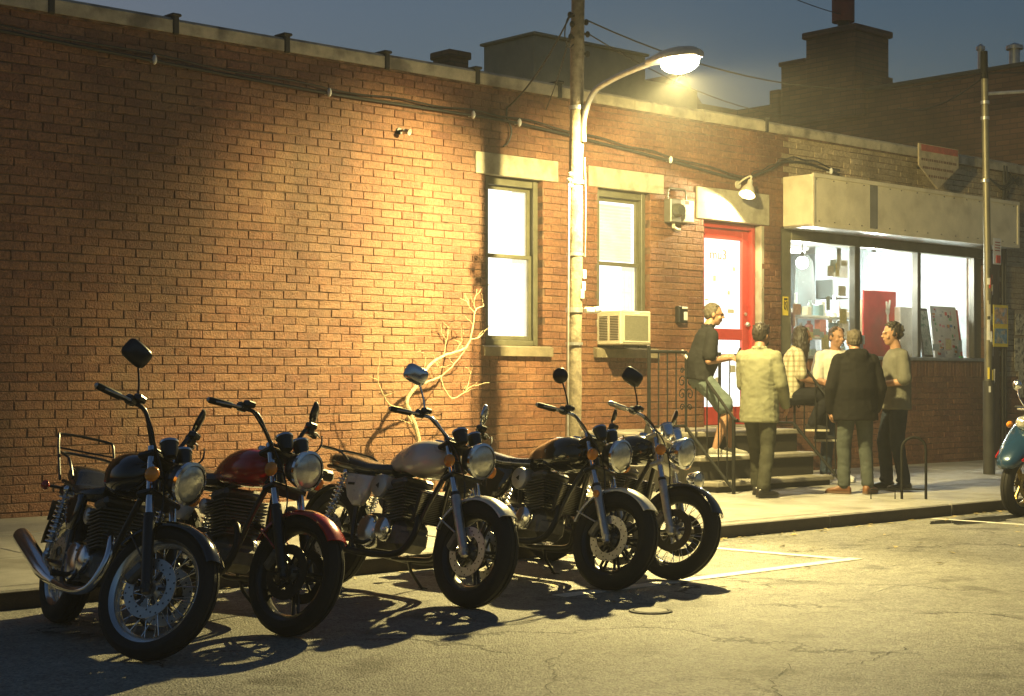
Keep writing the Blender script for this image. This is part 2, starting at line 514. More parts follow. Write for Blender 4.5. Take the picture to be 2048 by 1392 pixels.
# kerb stones
kerb = link('kerb', MB().bx(-40, 70, KY+.012, KY+.175, -.02, .10).mesh('kerb', MORTAR, smooth=0), kind='structure')
ks = MB().box((0,0,0), (1.985, .18, .16), bev=.014).mesh('kerb_stone', KERBM)
for i in range(14):
    x = 1.35 + 2.0*i - .35
    o = link('kerb_stone', ks, kerb, (x, KY+.09 + random.uniform(-.004,.004), .035 + random.uniform(-.003,.003)), (0, random.uniform(-.0015,.0015), 0))
FACE = pm('kerb_shade_strip', (.055,.045,.036), .75, var=.35, scale=9, bump=.3)  # dark strips added over the kerb face to paint in its shade
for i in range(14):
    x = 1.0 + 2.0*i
    MB().bx(x-.985, x+.99, KY-.012, KY-.002, -.02, .105, .002).build('face_shade', FACE, kerb)
# pavement: a bed and its cast slabs
mb = MB(); mb.add([V(-40, 9.08, .08), V(70, 9.08, .08), V(70, 13.0, swz(13.0)-.02), V(-40, 13.0, swz(13.0)-.02)], [[0,1,2,3]])
pav = mb.build('pavement', MORTAR, smooth=0, kind='structure')
rows = [(9.085, 10.32), (10.332, 11.56), (11.572, 12.79)]
sm = {}
for j, (a, b_) in enumerate(rows):
    for i in range(17):
        x0 = 1.2 + 1.5*i
        k = (j, i % 3)
        if k not in sm:
            q = MB().box((0,0,0), (1.488, b_-a, .08), bev=.007)
            sm[k] = q.mesh('slab', CONCRETE)
        link('slab', sm[k], pav, (x0, (a+b_)/2, swz((a+b_)/2)-.04 + random.uniform(-.003,.003)), (TILT + random.uniform(-.001,.001), random.uniform(-.0012,.0012), 0))

# small access cover in the road
cv = thing('access_cover', 'small round metal access cover set in the asphalt in front of the motorcycles', 'manhole cover', (6.84, 6.34, .002))
CAST = pm('cast_iron_cover', (.22,.21,.18), .8, metal=.0, var=.2, scale=30, bump=.3)
MB().lathe([(0,.008),(.095,.008),(.1,.004),(.1,-.004)], (0,0,0), (0,0,1), 28).build('lid', CAST, cv)
MB().lathe([(.104,-.003),(.104,.006),(.125,.006),(.13,-.003)], (0,0,0), (0,0,1), 28).build('rim', TAR, cv)

# dead leaves and scraps along the gutter
LEAF = pm('dry_leaf', (.55,.43,.2), .8, var=.35, scale=40)
mb = MB()
for i in range(190):
    x = random.uniform(5.2, 15.5)
    y = KY - abs(random.gauss(0, .13)) - .02 if random.random() < .75 else random.uniform(6.5, 8.6)
    if random.random() < .13: y = random.uniform(9.2, 12.6)
    z = .004 if y < KY else swz(y)+.003
    s = random.uniform(.014, .046); a = random.uniform(0, 6.3); t = random.uniform(.1, .7)
    d = V(cos(a), sin(a), 0); n = V(-d.y, d.x, 0)
    c = V(x, y, z)
    mb.add([c-d*s, c+n*s*.5+V(0,0,s*t*.6), c+d*s+V(0,0,s*t*.4), c-n*s*.5+V(0,0,s*t*.3)], [[0,1,2,3]])
mb.build('leaf_litter', LEAF, smooth=0, kind='stuff', label='dry leaves and scraps scattered along the kerb', category='leaves')

# damp patch by the scooter
WET = pm('wet_asphalt', (.035,.037,.04), .07, var=.2, spec=.6, bump=.05, bscale=9)
pts = []
for i in range(26):
    a = 2*pi*i/26; r = 1+.22*sin(3*a+1)+.12*sin(7*a)
    pts.append(V(13.75+.75*r*cos(a), 8.42+.2*r*sin(a), .002))
MB().prism(pts, (0,0,.0025)).build('puddle', WET, smooth=0, kind='structure')

# ================================================================ BRICK BUILDING
bld = thing('brick_building', 'single storey red brick building with lit windows, red door and shop front', 'building', (12, 12.8, .15))
BO = V(12, 12.8, .15)
BM = Matrix.Translation(-BO)
Z0, CH, BL = .15, .079, .262
def cz(k): return Z0 + CH*k
NK = 55                       # courses up to the coping
XL, XR = 2.0, 23.38
# openings: x0, x1, course0, course1
OPEN = [(11.24, 12.07, 20, 43), (12.93, 13.80, 20, 43), (14.76, 15.85, 8, 40), (16.25, 21.02, 19, 40)]
BLOCK = OPEN + [(11.09, 12.30, 43, 46), (12.81, 14.02, 43, 46), (11.17, 12.18, 19, 20), (12.87, 13.91, 19, 20), (14.60, 16.02, 40, 45), (16.25, 21.02, 16, 19)]
# wall core, set back behind the brick faces, cut round the openings
mb = MB()
xsb = sorted({XL, XR} | {o[0]-.006 for o in OPEN} | {o[1]+.006 for o in OPEN})
for i in range(len(xsb)-1):
    a, b_ = xsb[i], xsb[i+1]; mid = (a+b_)/2
    cuts = [(cz(o[2])-.006, cz(o[3])+.006) for o in OPEN if o[0]-.01 < mid < o[1]+.01]
    z = 0.02
    for (c0, c1) in sorted(cuts) + [(4.47, 9)]:
        mb.bx(a, b_, WY+.009, WY+.30, z, c0)
        z = c1
mb.build('wall', MORTAR, bld, BM, smooth=0)
MB().bx(XL, XL+.3, WY+.3, 21, 0, 4.47).build('end_wall', MORTAR, bld, BM, smooth=0)
MB().bx(XL, XR, 20.7, 21, 0, 4.47).build('rear_wall', MORTAR, bld, BM, smooth=0)
ROOFM = pm('tar_roof', (.035,.035,.034), .9, var=.3, scale=3)
MB().bx(XL+.3, XR, WY+.3, 20.7, 4.1, 4.22).build('roof', ROOFM, bld, BM, smooth=0)

def free(k):
    iv = [(XL, XR)]
    for (a, b_, k0, k1) in BLOCK:
        if k0 <= k < k1:
            nv = []
            for (s, e) in iv:
                if b_ <= s or a >= e: nv.append((s, e)); continue
                if a > s: nv.append((s, a))
                if b_ < e: nv.append((b_, e))
            iv = nv
    return iv
def brick_geo(L_, h=CH-.007, d=.115, j=.0025):
    c = .004
    x0, x1 = .0035, L_-.0035; z0, z1 = .0035, .0035+h
    r = lambda: random.uniform(-j, j)
    F = [V(x0+c+r(), r(), z0+c+r()), V(x1-c+r(), r(), z0+c+r()), V(x1-c+r(), r(), z1-c+r()), V(x0+c+r(), r(), z1-c+r())]
    B = [V(x0, c, z0), V(x1, c, z0), V(x1, c, z1), V(x0, c, z1)]
    D = [V(x0, d, z0), V(x1, d, z0), V(x1, d, z1), V(x0, d, z1)]
    vs = F+B+D; fs = [[0,1,2,3]]
    for o in (0, 4):
        for i in range(4):
            k = (i+1) % 4
            fs.append([o+i, o+4+i, o+4+k, o+k])
    return vs, fs
CX, CS = .7404, .6720
def depth(x, y): return CS*x + CX*y
def px_of(x, y, z):
    Z = depth(x, y)
    return 1024+3200*(CX*x-CS*y)/Z, 765-3200*(z-1.33)/Z, Z
bricks = []
for k in range(NK):
    off = (BL/2 if k % 2 else 0) + .02*sin(k*1.7)
    for (s, e) in free(k):
        x = XL + off + BL*math.floor((s-XL-off)/BL)
        while x < e:
            a = max(x, s); b_ = min(x+BL, e)
            if b_-a > .045: bricks.append((a, b_, k, 0))
            x += BL
for x in [16.25+.079*i for i in range(60)]:       # soldier course below the shop window
    bricks.append((x, x+.079, 16, 1))
def is_tan(a, k): return (a > 16.2 and cz(k) > 3.75) or (a > 21.38 and cz(k) > 1.4)
def score(b_):
    px, py, Z = px_of((b_[0]+b_[1])/2, WY, cz(b_[2])+.03)
    if not (0 <= px <= 2048 and 0 <= py <= 1392): return 0
    # nearest full bricks that show clear of the motorcycles
    if py > 900: return 0
    return (b_[1]-b_[0])/Z/Z if b_[3] == 0 else 0
order = sorted(range(len(bricks)), key=lambda i: -score(bricks[i]))
single = set(order[:300])
bm_cache = {}
def set_tone(me, vals):
    at = me.attributes.new('tone', 'FLOAT', 'POINT')
    at.data.foreach_set('value', vals)
for i in sorted(single):
    a, b_, k, so = bricks[i]
    L_ = round(b_-a, 2)
    key = (L_, random.randrange(12), is_tan(a, k))
    if key not in bm_cache:
        q = MB(); q.add(*brick_geo(L_))
        me = q.mesh('brick', BR_TAN if key[2] else BR_RED, smooth=0)
        set_tone(me, [random.betavariate(3, 3)]*len(me.vertices))
        bm_cache[key] = me
    link('brick', bm_cache[key], bld, V(a, WY + random.uniform(-.0035,.0035), cz(k)+.004*sin(a*1.1+k*.9)+.003*sin(a*3.7+k)) - BO, (0, random.uniform(-.006,.006), random.uniform(-.008,.008)))
for tan in (False, True):
    q = MB(); tones = []
    for i in range(len(bricks)):
        a, b_, k, so = bricks[i]
        if i in single or is_tan(a, k) != tan: continue
        vs, fs = brick_geo(b_-a, (CH*3-.008) if so else CH-.008)
        dy = random.uniform(-.0035, .0035); rx = random.uniform(-.006, .006); ry = random.uniform(-.008,.008)
        wob = .004*sin(a*1.1+k*.9)+.003*sin(a*3.7+k)
        vs = [V(a+p.x, WY+dy+p.y+ry*p.x, cz(k)+wob+p.z+rx*p.x) for p in vs]
        q.add(vs, fs)
        tones += [random.betavariate(3, 3)]*len(vs)
    me = q.mesh('brick', BR_TAN if tan else BR_RED, BM, smooth=0)
    set_tone(me, tones)
    link('brick', me, bld, kind='stuff')

# coping stones with dark overlapping collars at the joints
DARKC = pm('dark_clay_collar', (.03,.028,.026), .7, var=.3, bump=.3)
jx = [XL-.02]
x = 2.65
while x < XR: jx.append(x); x += 1.205
jx.append(XR)
for i in range(len(jx)-1):
    a, b_ = jx[i]+.004, jx[i+1]-.004
    top = 4.63 + random.uniform(-.008,.008)
    q = MB().prism([V(a, WY-.045, 4.49), V(a, WY-.045, top-.03), V(a, WY-.01, top), V(a, WY+.17, top+.02), V(a, WY+.34, top), V(a, WY+.34, 4.49)], (b_-a, 0, 0))
    q.build('coping_stone', COPE, bld, BM, smooth=30)
    if 0 < i and (a < 11.5 or i % 3 == 0):
        q = MB().bx(a-.035, a+.03, WY-.058, WY+.30, 4.478, 4.652, .012)
        q.bx(a-.05, a+.05, WY-.066, WY+.12, 4.640, 4.668, .010)
        q.build('coping_collar', DARKC, bld, BM)
MB().bx(XL, XR, WY-.03, WY+.3, 4.471, 4.489).build('parapet_bed', MORTAR, bld, BM, smooth=0)

# windows
PANE = glass_mat('window_glass')
BLINDLIT = emit_mat('lit_window_shade', (1.0,.95,.83), 1.5, .05)
BLINDSLAT = pm('lit_blind_slat', (.62,.56,.40), .6, emit=(1,.86,.55), es=.34)  # slat emission stands in for room light coming through the blind
def window(x0, x1, slats):
    z0, z1 = cz(20), cz(43)
    w = link('window', MB().bx(x0, x1, WY+.20, WY+.205, z0, z1).mesh('window', BLINDLIT, BM, 0), bld)
    q = MB()
    q.bx(x0+.002, x0+.07, WY+.075, WY+.2, z0, z1, .004).bx(x1-.07, x1-.002, WY+.075, WY+.2, z0, z1, .004)
    q.bx(x0+.07, x1-.07, WY+.077, WY+.198, z1-.085, z1-.002, .004).bx(x0+.07, x1-.07, WY+.065, WY+.198, z0+.002, z0+.06, .004)
    q.bx(x0+.045, x0+.085, WY+.055, WY+.0745, z0+.01, z1-.01, .004).bx(x1-.085, x1-.045, WY+.055, WY+.0745, z0+.01, z1-.01, .004)
    q.build('frame', OLIVE, w, BM)
    zm = (z0+z1)/2 + .06
    for (a, b_, yy) in ((zm-.02, z1-.087, WY+.13), (z0+.062, zm+.022, WY+.10)):
        s = MB()
        s.bx(x0+.072, x0+.118, yy, yy+.028, a, b_, .003).bx(x1-.118, x1-.072, yy, yy+.028, a, b_, .003)
        s.bx(x0+.118, x1-.118, yy+.001, yy+.027, a, a+.045, .003).bx(x0+.118, x1-.118, yy+.001, yy+.027, b_-.042, b_, .003)
        s.build('sash', OLIVE, w, BM)
        MB().bx(x0+.116, x1-.116, yy+.012, yy+.016, a+.04, b_-.04).build('pane', PANE, w, BM, smooth=0)
    q = MB().prism([V(x0-.07, WY-.055, z0-.115), V(x0-.07, WY-.055, z0-.02), V(x0-.07, WY+.0, z0-.002), V(x0-.07, WY+.06, z0-.002), V(x0-.07, WY+.06, z0-.075), V(x0-.07, WY-.004, z0-.078), V(x0-.07, WY-.004, z0-.115)], (x1-x0+.18, 0, 0))
    q.build('sill', pm('brownstone_sill', (.20,.165,.105), .75, var=.25, scale=12, bump=.3), w, BM, smooth=0)
    MB().bx(x0-.15, x1+.23, WY-.012, WY+.07, z1+.003, z1+.234, .006).build('lintel', STONE, w, BM)
    q = MB(); P_ = []
    for i in range(13):
        xx = x1-.30+.018*i; P_.append((xx, WY+.178+.008*sin(i*1.9)))
    for (xx, yy) in P_: q.v += [V(xx, yy, z0+.05), V(xx, yy+.002, zm if slats else z1-.05)]
    q.f = [[2*i,2*i+2,2*i+3,2*i+1] for i in range(12)]
    q.build('curtain', pm('lit_net_curtain', (.7,.66,.55), .8, emit=(1,.92,.74), es=.55, var=.2, scale=20), w, BM)
    q = MB().bx(x0+.12, x1-.12, WY+.17, WY+.19, zm-.32, zm-.305); q.build('shade_hem', pm('lit_shade_hem', (.7,.66,.55), .8, emit=(1,.92,.76), es=.5), w, BM, smooth=0)
    if slats:
        sl = MB().box((0,0,0), (x1-x0-.26, .004, .040), rot=Matrix.Rotation(R(-24), 3, 'X')).mesh('slat', BLINDSLAT, smooth=0)
        n = 17
        for i in range(n):
            link('slat', sl, w, V((x0+x1)/2, WY+.185, zm+.06+i*.0385) - BO)
    return w
window(11.24, 12.07, False)
window(12.93, 13.80, True)

# entrance
dz0, dz1 = .79, cz(40)
DGL = emit_mat('door_interior_glow', (1.0,.96,.84), 1.4, .1, 5)  # added glowing panel, stands in for the bright interior behind the door
d = link('door', MB().bx(14.83, 15.78, WY+.235, WY+.24, dz0+.02, dz1-.1).mesh('door', DGL, BM, 0), bld)
q = MB()
q.bx(14.763, 14.82, WY+.10, WY+.26, dz0, dz1, .004).bx(15.79, 15.847, WY+.10, WY+.26, dz0, dz1, .004).bx(14.82, 15.79, WY+.102, WY+.258, dz1-.07, dz1-.002, .004)
q.build('frame', REDDOOR, d, BM)
q = MB()
a, b_, t = 14.825, 15.785, WY+.155
q.bx(a, a+.12, t, t+.045, dz0+.015, dz1-.075, .005).bx(b_-.12, b_, t, t+.045, dz0+.015, dz1-.075, .005)
q.bx(a+.12, b_-.12, t+.001, t+.044, dz1-.20, dz1-.075, .005).bx(a+.12, b_-.12, t+.001, t+.044, dz0+.015, dz0+.24, .005)
q.bx(a+.12, b_-.12, t+.001, t+.044, 1.86, 2.0, .005)
q.build('door_leaf', REDDOOR, d, BM)
MB().bx(a+.115, b_-.115, t+.02, t+.025, 1.995, dz1-.195).build('pane', PANE, d, BM, smooth=0)
MB().bx(a+.115, b_-.115, t+.02, t+.025, dz0+.235, 1.865).build('pane', PANE, d, BM, smooth=0)
q = MB().ball((b_-.06, t-.04, 2.06), (.033,.033,.033), 14); q.cyl((b_-.06, t-.03, 2.06), (b_-.06, t, 2.06), .014)
q.cyl((b_-.06, t-.012, 2.19), (b_-.06, t, 2.19), .022)
q.build('handle', ALLOY, d, BM)
MB().bx(14.62, 16.0, WY-.012, WY+.10, dz1+.004, cz(45)-.004, .006).build('lintel', STONE, d, BM)
MB().bx(15.85, 15.905, WY-.003, WY+.10, dz0+.6, dz1-.01, .004).build('jamb_trim', STONE, d, BM)
MB().bx(14.765, 15.845, WY-.03, WY+.14, dz0-.02, dz0+.012, .004).build('threshold', STONE, d, BM)
# papers and decals stuck on the glass
INK = pm('brown_ink', (.20,.12,.05), .7)
for (x, z, w_, h) in ((15.15, 2.62, .05, .07), (15.42, 2.45, .045, .05), (15.52, 2.75, .05, .05), (15.0, 2.35, .06, .02), (15.46, 2.22, .12, .05), (15.5, 1.5, .1, .09), (15.2, 1.35, .07, .09)):
    MB().bx(x-w_/2, x+w_/2, t+.013, t+.018, z-h/2, z+h/2).build('decal', pm('faded_decal', (.5,.48,.38), .7), d, BM, smooth=0)
def letters(body, size, loc, rot, mat, parent, ext=.002, name='lettering', sx=1.0, M=None):
    cu = bpy.data.curves.new(name, 'FONT'); cu.body = body; cu.size = size; cu.extrude = ext; cu.align_x = 'CENTER'
    tmp = bpy.data.objects.new(name, cu); COL.objects.link(tmp)
    bpy.context.view_layer.update()
    me = bpy.data.meshes.new_from_object(tmp.evaluated_get(bpy.context.evaluated_depsgraph_get()))
    bpy.data.objects.remove(tmp); bpy.data.curves.remove(cu)
    me.materials.clear(); me.materials.append(mat)
    for v_ in me.vertices: v_.co.x *= sx
    return link(name, me, parent, loc, rot)
letters('mu3', .17, V(15.22, t+.014, 2.86)-BO, (R(90),0,0), INK, d, sx=1.1)

# shop front: steel posts, header, sill and three panes
sf = link('shop_front', MB().bx(16.252, 16.49, WY+.03, WY+.20, cz(19)+.003, 3.306, .008).mesh('shop_front', STEEL_OLIVE, BM), bld)
MB().bx(16.49, 21.018, WY+.02, WY+.16, 3.16, 3.306, .006).build('header', STEEL_OLIVE, sf, BM)
MB().bx(16.49, 21.018, WY-.035, WY+.17, cz(19)-.012, cz(19)+.035, .006).build('sill', pm('zinc_sill', (.45,.45,.43), .4, metal=.7, var=.2), sf, BM)
for (a, b_) in ((17.87, 17.99), (19.35, 19.43), (20.80, 20.86)):
    MB().bx(a, b_, WY+.03, WY+.13, cz(19)+.036, 3.159, .006).build('mullion', pm('anodised_frame', (.12,.115,.10), .4, metal=.6, var=.2), sf, BM)
for (a, b_) in ((16.49, 17.87), (17.99, 19.35), (19.43, 20.80)):
    MB().bx(a, b_, WY+.09, WY+.096, cz(19)+.036, 3.159).build('pane', PANE, sf, BM, smooth=0)
MB().bx(20.86, 21.018, WY+.05, WY+.12, cz(19)+.036, 3.159, .004).build('side_panel', OLIVE, sf, BM)
st = link('sticker', MB().bx(16.315, 16.425, WY+.024, WY+.0285, 2.19, 2.43).mesh('sticker', YELLOW, BM, 0), sf)
q = MB()
q.bx(16.335, 16.405, WY+.021, WY+.0235, 2.385, 2.41).bx(16.335, 16.347, WY+.021, WY+.0235, 2.27, 2.375).bx(16.395, 16.405, WY+.021, WY+.0235, 2.25, 2.375)
q.tube(spline([V(16.39, WY+.022, 2.365), V(16.36, WY+.022, 2.35), V(16.375, WY+.022, 2.31), V(16.36, WY+.022, 2.26)], 4), .006, 6)
q.build('symbol', BLACK, st, BM)

NOTE = [pm('window_notice_%d' % i, c, .8, var=.25, scale=30) for i, c in enumerate(((.7,.68,.6),(.62,.4,.38),(.68,.6,.3),(.45,.55,.6),(.66,.66,.66)))]
for i in range(26):
    pa = random.choice(((16.52,17.84,1.72,2.3),(16.52,17.84,1.72,2.0),(18.02,18.5,1.72,2.0),(19.46,20.7,1.72,1.82),(17.2,17.84,2.3,3.0)))
    x = random.uniform(pa[0], pa[1]-.16); z = random.uniform(pa[2], pa[3]); w_ = random.uniform(.06,.17); h = random.uniform(.06,.2)
    MB().bx(x, x+w_, WY+.0985+.0006*i, WY+.0989+.0006*i, z, z+h).build('notice', random.choice(NOTE), sf, BM, smooth=0)

# shop interior
INT = pm('pale_blue_interior_wall', (.55,.62,.66), .8, var=.2, scale=2.5, col2=(.42,.50,.56), c2s=1.3)
q = MB()
q.bx(16.0, 22.0, 17.0, 17.1, .8, 3.5).bx(16.02, 16.1, WY+.31, 17.0, .8, 3.5).bx(21.1, 21.2, WY+.31, 17.0, .8, 3.5)
q.build('interior_wall', INT, bld, BM, smooth=0)
MB().bx(16.1, 21.1, WY+.31, 17.0, 3.42, 3.5).build('interior_ceiling', pm('white_ceiling', (.68,.68,.66), .8), bld, BM, smooth=0)
MB().bx(16.1, 21.1, WY+.31, 17.0, .78, .8).build('interior_floor', pm('worn_floor', (.2,.18,.15), .6), bld, BM, smooth=0)
MB().bx(20.0, 21.1, 15.0, 15.1, .8, 3.42).build('interior_partition', INT, bld, BM, smooth=0)
# ---------------------------------------------------------------- shop goods behind the glass
COOL = (.94,1.0,.88)
BULB = emit_mat('lit_bulb', COOL, 45, .02)
for i, (x, y, z, lab) in enumerate(((17.75, 13.62, 2.98, 'glowing white globe pendant behind the first shop pane'), (19.42, 13.62, 3.12, 'glowing white globe pendant behind the middle shop pane'))):
    p = thing('pendant_lamp', lab, 'lamp', (x, y, z), group='shop pendant lamps')
    MB().ball((0,0,0), .085, 16).build('globe', BULB, p)
    q = MB().cyl((0,0,.08), (0,0,.15), .035, .03); q.cyl((0,0,.15), (0,0,3.42-z), .008, n=6); q.build('stem', BLACK, p)
    l = bpy.data.lights.new('pendant_light', 'POINT'); l.energy = 110; l.color = COOL; l.shadow_soft_size = .09
    link('pendant_light', l, p, (0,0,-.19))
tl = thing('tube_light', 'white fluorescent tube fitting on the shop ceiling', 'lamp', (19.0, 15.2, 3.36))
MB().bx(-.9, .9, -.06, .06, .0, .055, .01).build('housing', WHITE, tl)
MB().cyl((-.85,0,-.03), (.85,0,-.03), .02, n=12).build('tube', emit_mat('fluorescent_tube', COOL, 26, .02), tl)

RED = pm('red_board', (.62,.05,.045), .5, var=.06)
rb = thing('red_board', 'plain red panel with white emblem leaning in the middle shop window', 'sign board', (18.86, 13.4, 1.3))
MB().bx(0, .80, 0, .02, 0, 1.34, .004).build('panel', RED, rb)
q = MB().ball((.58, -.006, 1.06), (.055,.008,.065), 14); q.capsule((.60,-.006,1.10), (.63,-.006,1.20), .022, .018); q.capsule((.56,-.006,1.10), (.55,-.006,1.18), .02, .016)
q.capsule((.58,-.006,1.0), (.58,-.006,.9), .014, .02)
q.build('emblem', WHITE, rb)
MB().bx(.0, .05, .02, .06, -.5, 1.2).build('brace', pm('raw_timber', (.42,.30,.16), .7, var=.2), rb)
sb = thing('sticker_board', 'white board covered in coloured stickers leaning in the last shop pane', 'board', (20.05, 13.0, 1.69), (R(-7), 0, R(3)))
MB().bx(0, .74, 0, .03, 0, .76, .004).build('panel', WHITE, sb)
cols = [pm('decal_red', (.6,.06,.05), .5), pm('decal_pink', (.7,.3,.35), .5), pm('decal_blue', (.12,.25,.5), .5), pm('decal_green', (.15,.4,.2), .5), pm('decal_black', (.03,.03,.03), .5), pm('decal_orange', (.7,.3,.06), .5), pm('decal_grey', (.4,.4,.42), .6)]
for i in range(52):
    a, b_ = random.uniform(.03,.66), random.uniform(.03,.7); w_, h = random.uniform(.02,.08), random.uniform(.015,.05)
    MB().bx(a, a+w_, -.004-.0005*(i % 5), -.001, b_, b_+h).build('sticker', random.choice(cols), sb, smooth=0)
MB().bx(.74, .80, .0, .03, .02, .72, .004).build('edge', cols[0], sb)
bxw = thing('display_box', 'tall white display box beside the red panel in the shop window', 'box', (19.62, 13.3, 1.66))
MB().bx(0, .3, 0, .25, 0, .76, .006).build('carton', WHITE, bxw)
MB().bx(.31, .36, .0, .05, -.02, .72, .004).build('post', pm('raw_timber', (.42,.30,.16), .7), bxw)
pb = thing('framed_picture', 'dark framed patterned picture next to the sticker board', 'picture', (19.72, 12.98, 1.69), (R(-9), 0, 0))
MB().bx(0, .26, 0, .03, 0, .72, .005).build('frame', pm('dark_wood', (.05,.04,.03), .5), pb)
MB().bx(.03, .23, -.004, .002, .04, .68).build('print', pm('green_print', (.5,.52,.4), .7, var=.5, scale=30, col2=(.12,.22,.14), c2s=14), pb, smooth=0)
hb = MB(); hb.bx(20.72, 20.8, 13.0, 13.06, 1.66, 1.72, .01)
tag(hb.build('green_box', pm('green_box', (.03,.42,.14), .4)), 'small bright green box in the corner of the shop window', 'box')
# shelf with small goods in the first pane
sh = thing('display_shelf', 'white stepped shelf of small goods behind the first shop pane', 'shelf', (16.6, 13.15, 1.0))
for z in (.62, .92, 1.2):
    MB().bx(0, 1.75, 0, .38, z, z+.03, .004).build('shelf_board', WHITE, sh)
for x in (0, .85, 1.72):
    MB().bx(x, x+.03, .34, .38, -.2, 1.55, .004).build('upright', WHITE, sh)
pal = [pm('goods_%d' % i, c, .5, var=.15, scale=30) for i, c in enumerate(((.75,.72,.68),(.7,.62,.5),(.6,.25,.25),(.65,.55,.6),(.35,.45,.5),(.72,.7,.4),(.2,.3,.32)))]
for j, z in enumerate((1.65, 1.95, 2.23)):
    x = 16.62
    while x < 18.28:
        w_, h = random.uniform(.06,.15), random.uniform(.08,.24)
        q = MB()
        if random.random() < .6: q.bx(-w_/2, w_/2, -.05, .05, 0, h, .006)
        else: q.lathe([(0,0),(w_*.45,0),(w_*.45,h*.7),(w_*.2,h*.85),(w_*.2,h),(0,h)], (0,0,0), (0,0,1), 14)
        o = q.build('shop_item', random.choice(pal), smooth=30); o.location = (x+w_/2, 13.3+random.uniform(-.06,.06), z+.001)
        tag(o, 'small packaged item on the white shelf behind the first shop pane', 'goods', 'goods on the window shelf')
        x += w_ + random.uniform(.01,.06)
DKC = pm('dark_cloth', (.07,.085,.085), .85, var=.2)
ct = thing('hanging_coat', 'dark grey coat hanging behind the first shop pane', 'coat', (18.55, 14.2, 2.3))
q = MB()
rings = []
for (z, a, b_) in ((0,.20,.10),(.3,.21,.11),(.6,.19,.10),(.78,.17,.08),(.86,.07,.05)):
    rings.append([V(a*cos(2*pi*k/16)*(1+.08*sin(5*k)), b_*sin(2*pi*k/16), z) for k in range(16)])
q.loft(rings); q.build('cloth', DKC, ct)
MB().tube([V(0,0,.86), V(0,0,.95), V(.03,0,.98), V(.0,0,1.12)], .006, 6).build('hanger', ALLOY, ct)
o = MB().bx(18.26, 18.63, 13.5, 13.51, 2.8, 3.05).build('paper_notice', PAPER, smooth=0); tag(o, 'white paper notice hanging high behind the first shop pane', 'notice')
o = MB().bx(18.95, 19.35, 14.0, 14.3, 2.55, 2.82, .01).build('dark_box', DKC); tag(o, 'dark box on a high shelf behind the first shop pane', 'box')

# crowded shelving along the back wall of the shop
bsx = thing('back_shelving', 'crowded goods shelving along the back wall of the shop', 'shelving', (18.6, 16.75, .8))
for z in (.35, .75, 1.15, 1.55, 1.95):
    MB().bx(-2.3, 1.2, -.2, .2, z, z+.03).build('shelf_board', WHITE, bsx, smooth=0)
for x in (-2.3, -1.15, 0, 1.17):
    MB().bx(x, x+.03, -.2, .2, 0, 2.3).build('upright', WHITE, bsx, smooth=0)
for ci, m_ in enumerate(pal):
    q = MB()
    for j in range(26):
        w_, h = random.uniform(.06,.2), random.uniform(.1,.32)
        x = random.uniform(-2.25, 1.0); z = random.choice((.38,.78,1.18,1.58,1.98))
        q.bx(x, x+w_, -.19+.02*ci, -.05+.02*ci, z, z+h)
    q.build('packed_goods', m_, bsx, smooth=0, kind='stuff')

# ---------------------------------------------------------------- blank sign box over the shop
sg = thing('sign_box', 'long blank cream sign box above the shop window', 'sign', (16.28, 12.8, 3.29))
SIGN = pm('aged_cream_sign', (.68,.61,.44), .55, var=.12, scale=3.5, col2=(.42,.35,.23), c2s=2.2, c2w=(.52,.8), bump=.1)
MB().bx(0, 4.88, -.46, -.003, .03, .66, .004).build('case', SIGN, sg)
fr = MB()
fr.bx(-.012, 4.892, -.492, -.462, .62, .672, .004).bx(-.012, 4.892, -.492, -.462, .0, .05, .004).bx(-.012, .035, -.49, -.464, .05, .62, .004).bx(4.845, 4.892, -.49, -.464, .05, .62, .004)
fr.build('frame', SIGN, sg)
MB().bx(.035, 1.21, -.474, -.461, .05, .62).build('face_panel', SIGN, sg, smooth=0)
MB().bx(1.38, 4.845, -.474, -.461, .05, .62).build('face_panel', SIGN, sg, smooth=0)
MB().bx(1.21, 1.38, -.478, -.461, .051, .619).build('joint_strip', pm('grey_tape', (.17,.165,.15), .6, var=.15), sg, smooth=0)
MB().bx(.01, 4.87, -.46, -.01, .002, .029).build('soffit', ALLOY, sg, smooth=0)
for i in range(16):
    for z in (.075, .6):
        MB().ball((.1+i*.31+random.uniform(-.05,.05), -.478, z), .008, 6).build('screw', BLACK, sg)

# five sided board at the parapet
ps = thing('five_sided_sign', 'five sided plywood sign with red top band hanging over the parapet', 'sign', (18.96, 12.55, 4.03))
PLY = pm('faded_ply_sign', (.42,.34,.22), .75, var=.3, scale=9, bump=.2)
OUT = [V(0,0,.30), V(0,0,.60), V(.98,0,.60), V(.98,0,.34), V(.46,0,0)]
MB().prism(OUT, (0,.025,0)).build('board', PLY, ps, smooth=0)
MB().bx(.05, .96, -.004, -.001, .50, .59).build('red_band', pm('faded_red', (.38,.07,.05), .7, var=.3, scale=12), ps, smooth=0)
q = MB()
for r_, z in enumerate((.44, .385, .33, .275, .22, .165)):
    x0_, x1_ = (.05 + max(0, .3-z)*1.3), .93 - max(0, .33-z)*1.4
    x = x0_
    while x < x1_:
        w_ = random.uniform(.02, .05)
        if r_ % 2: q.bx(x, min(x+w_, x1_), -.004, -.001, z-.017, z+.017)
        x += w_ + random.uniform(.006,.02)
q.build('worn_lettering', pm('brown_print', (.16,.09,.06), .8, var=.3), ps, smooth=0)
MB().bx(.3, .34, .026, .24, .30, .34).build('bracket', IRON, ps); MB().bx(.7, .74, .026, .24, .36, .40).build('bracket', IRON, ps)

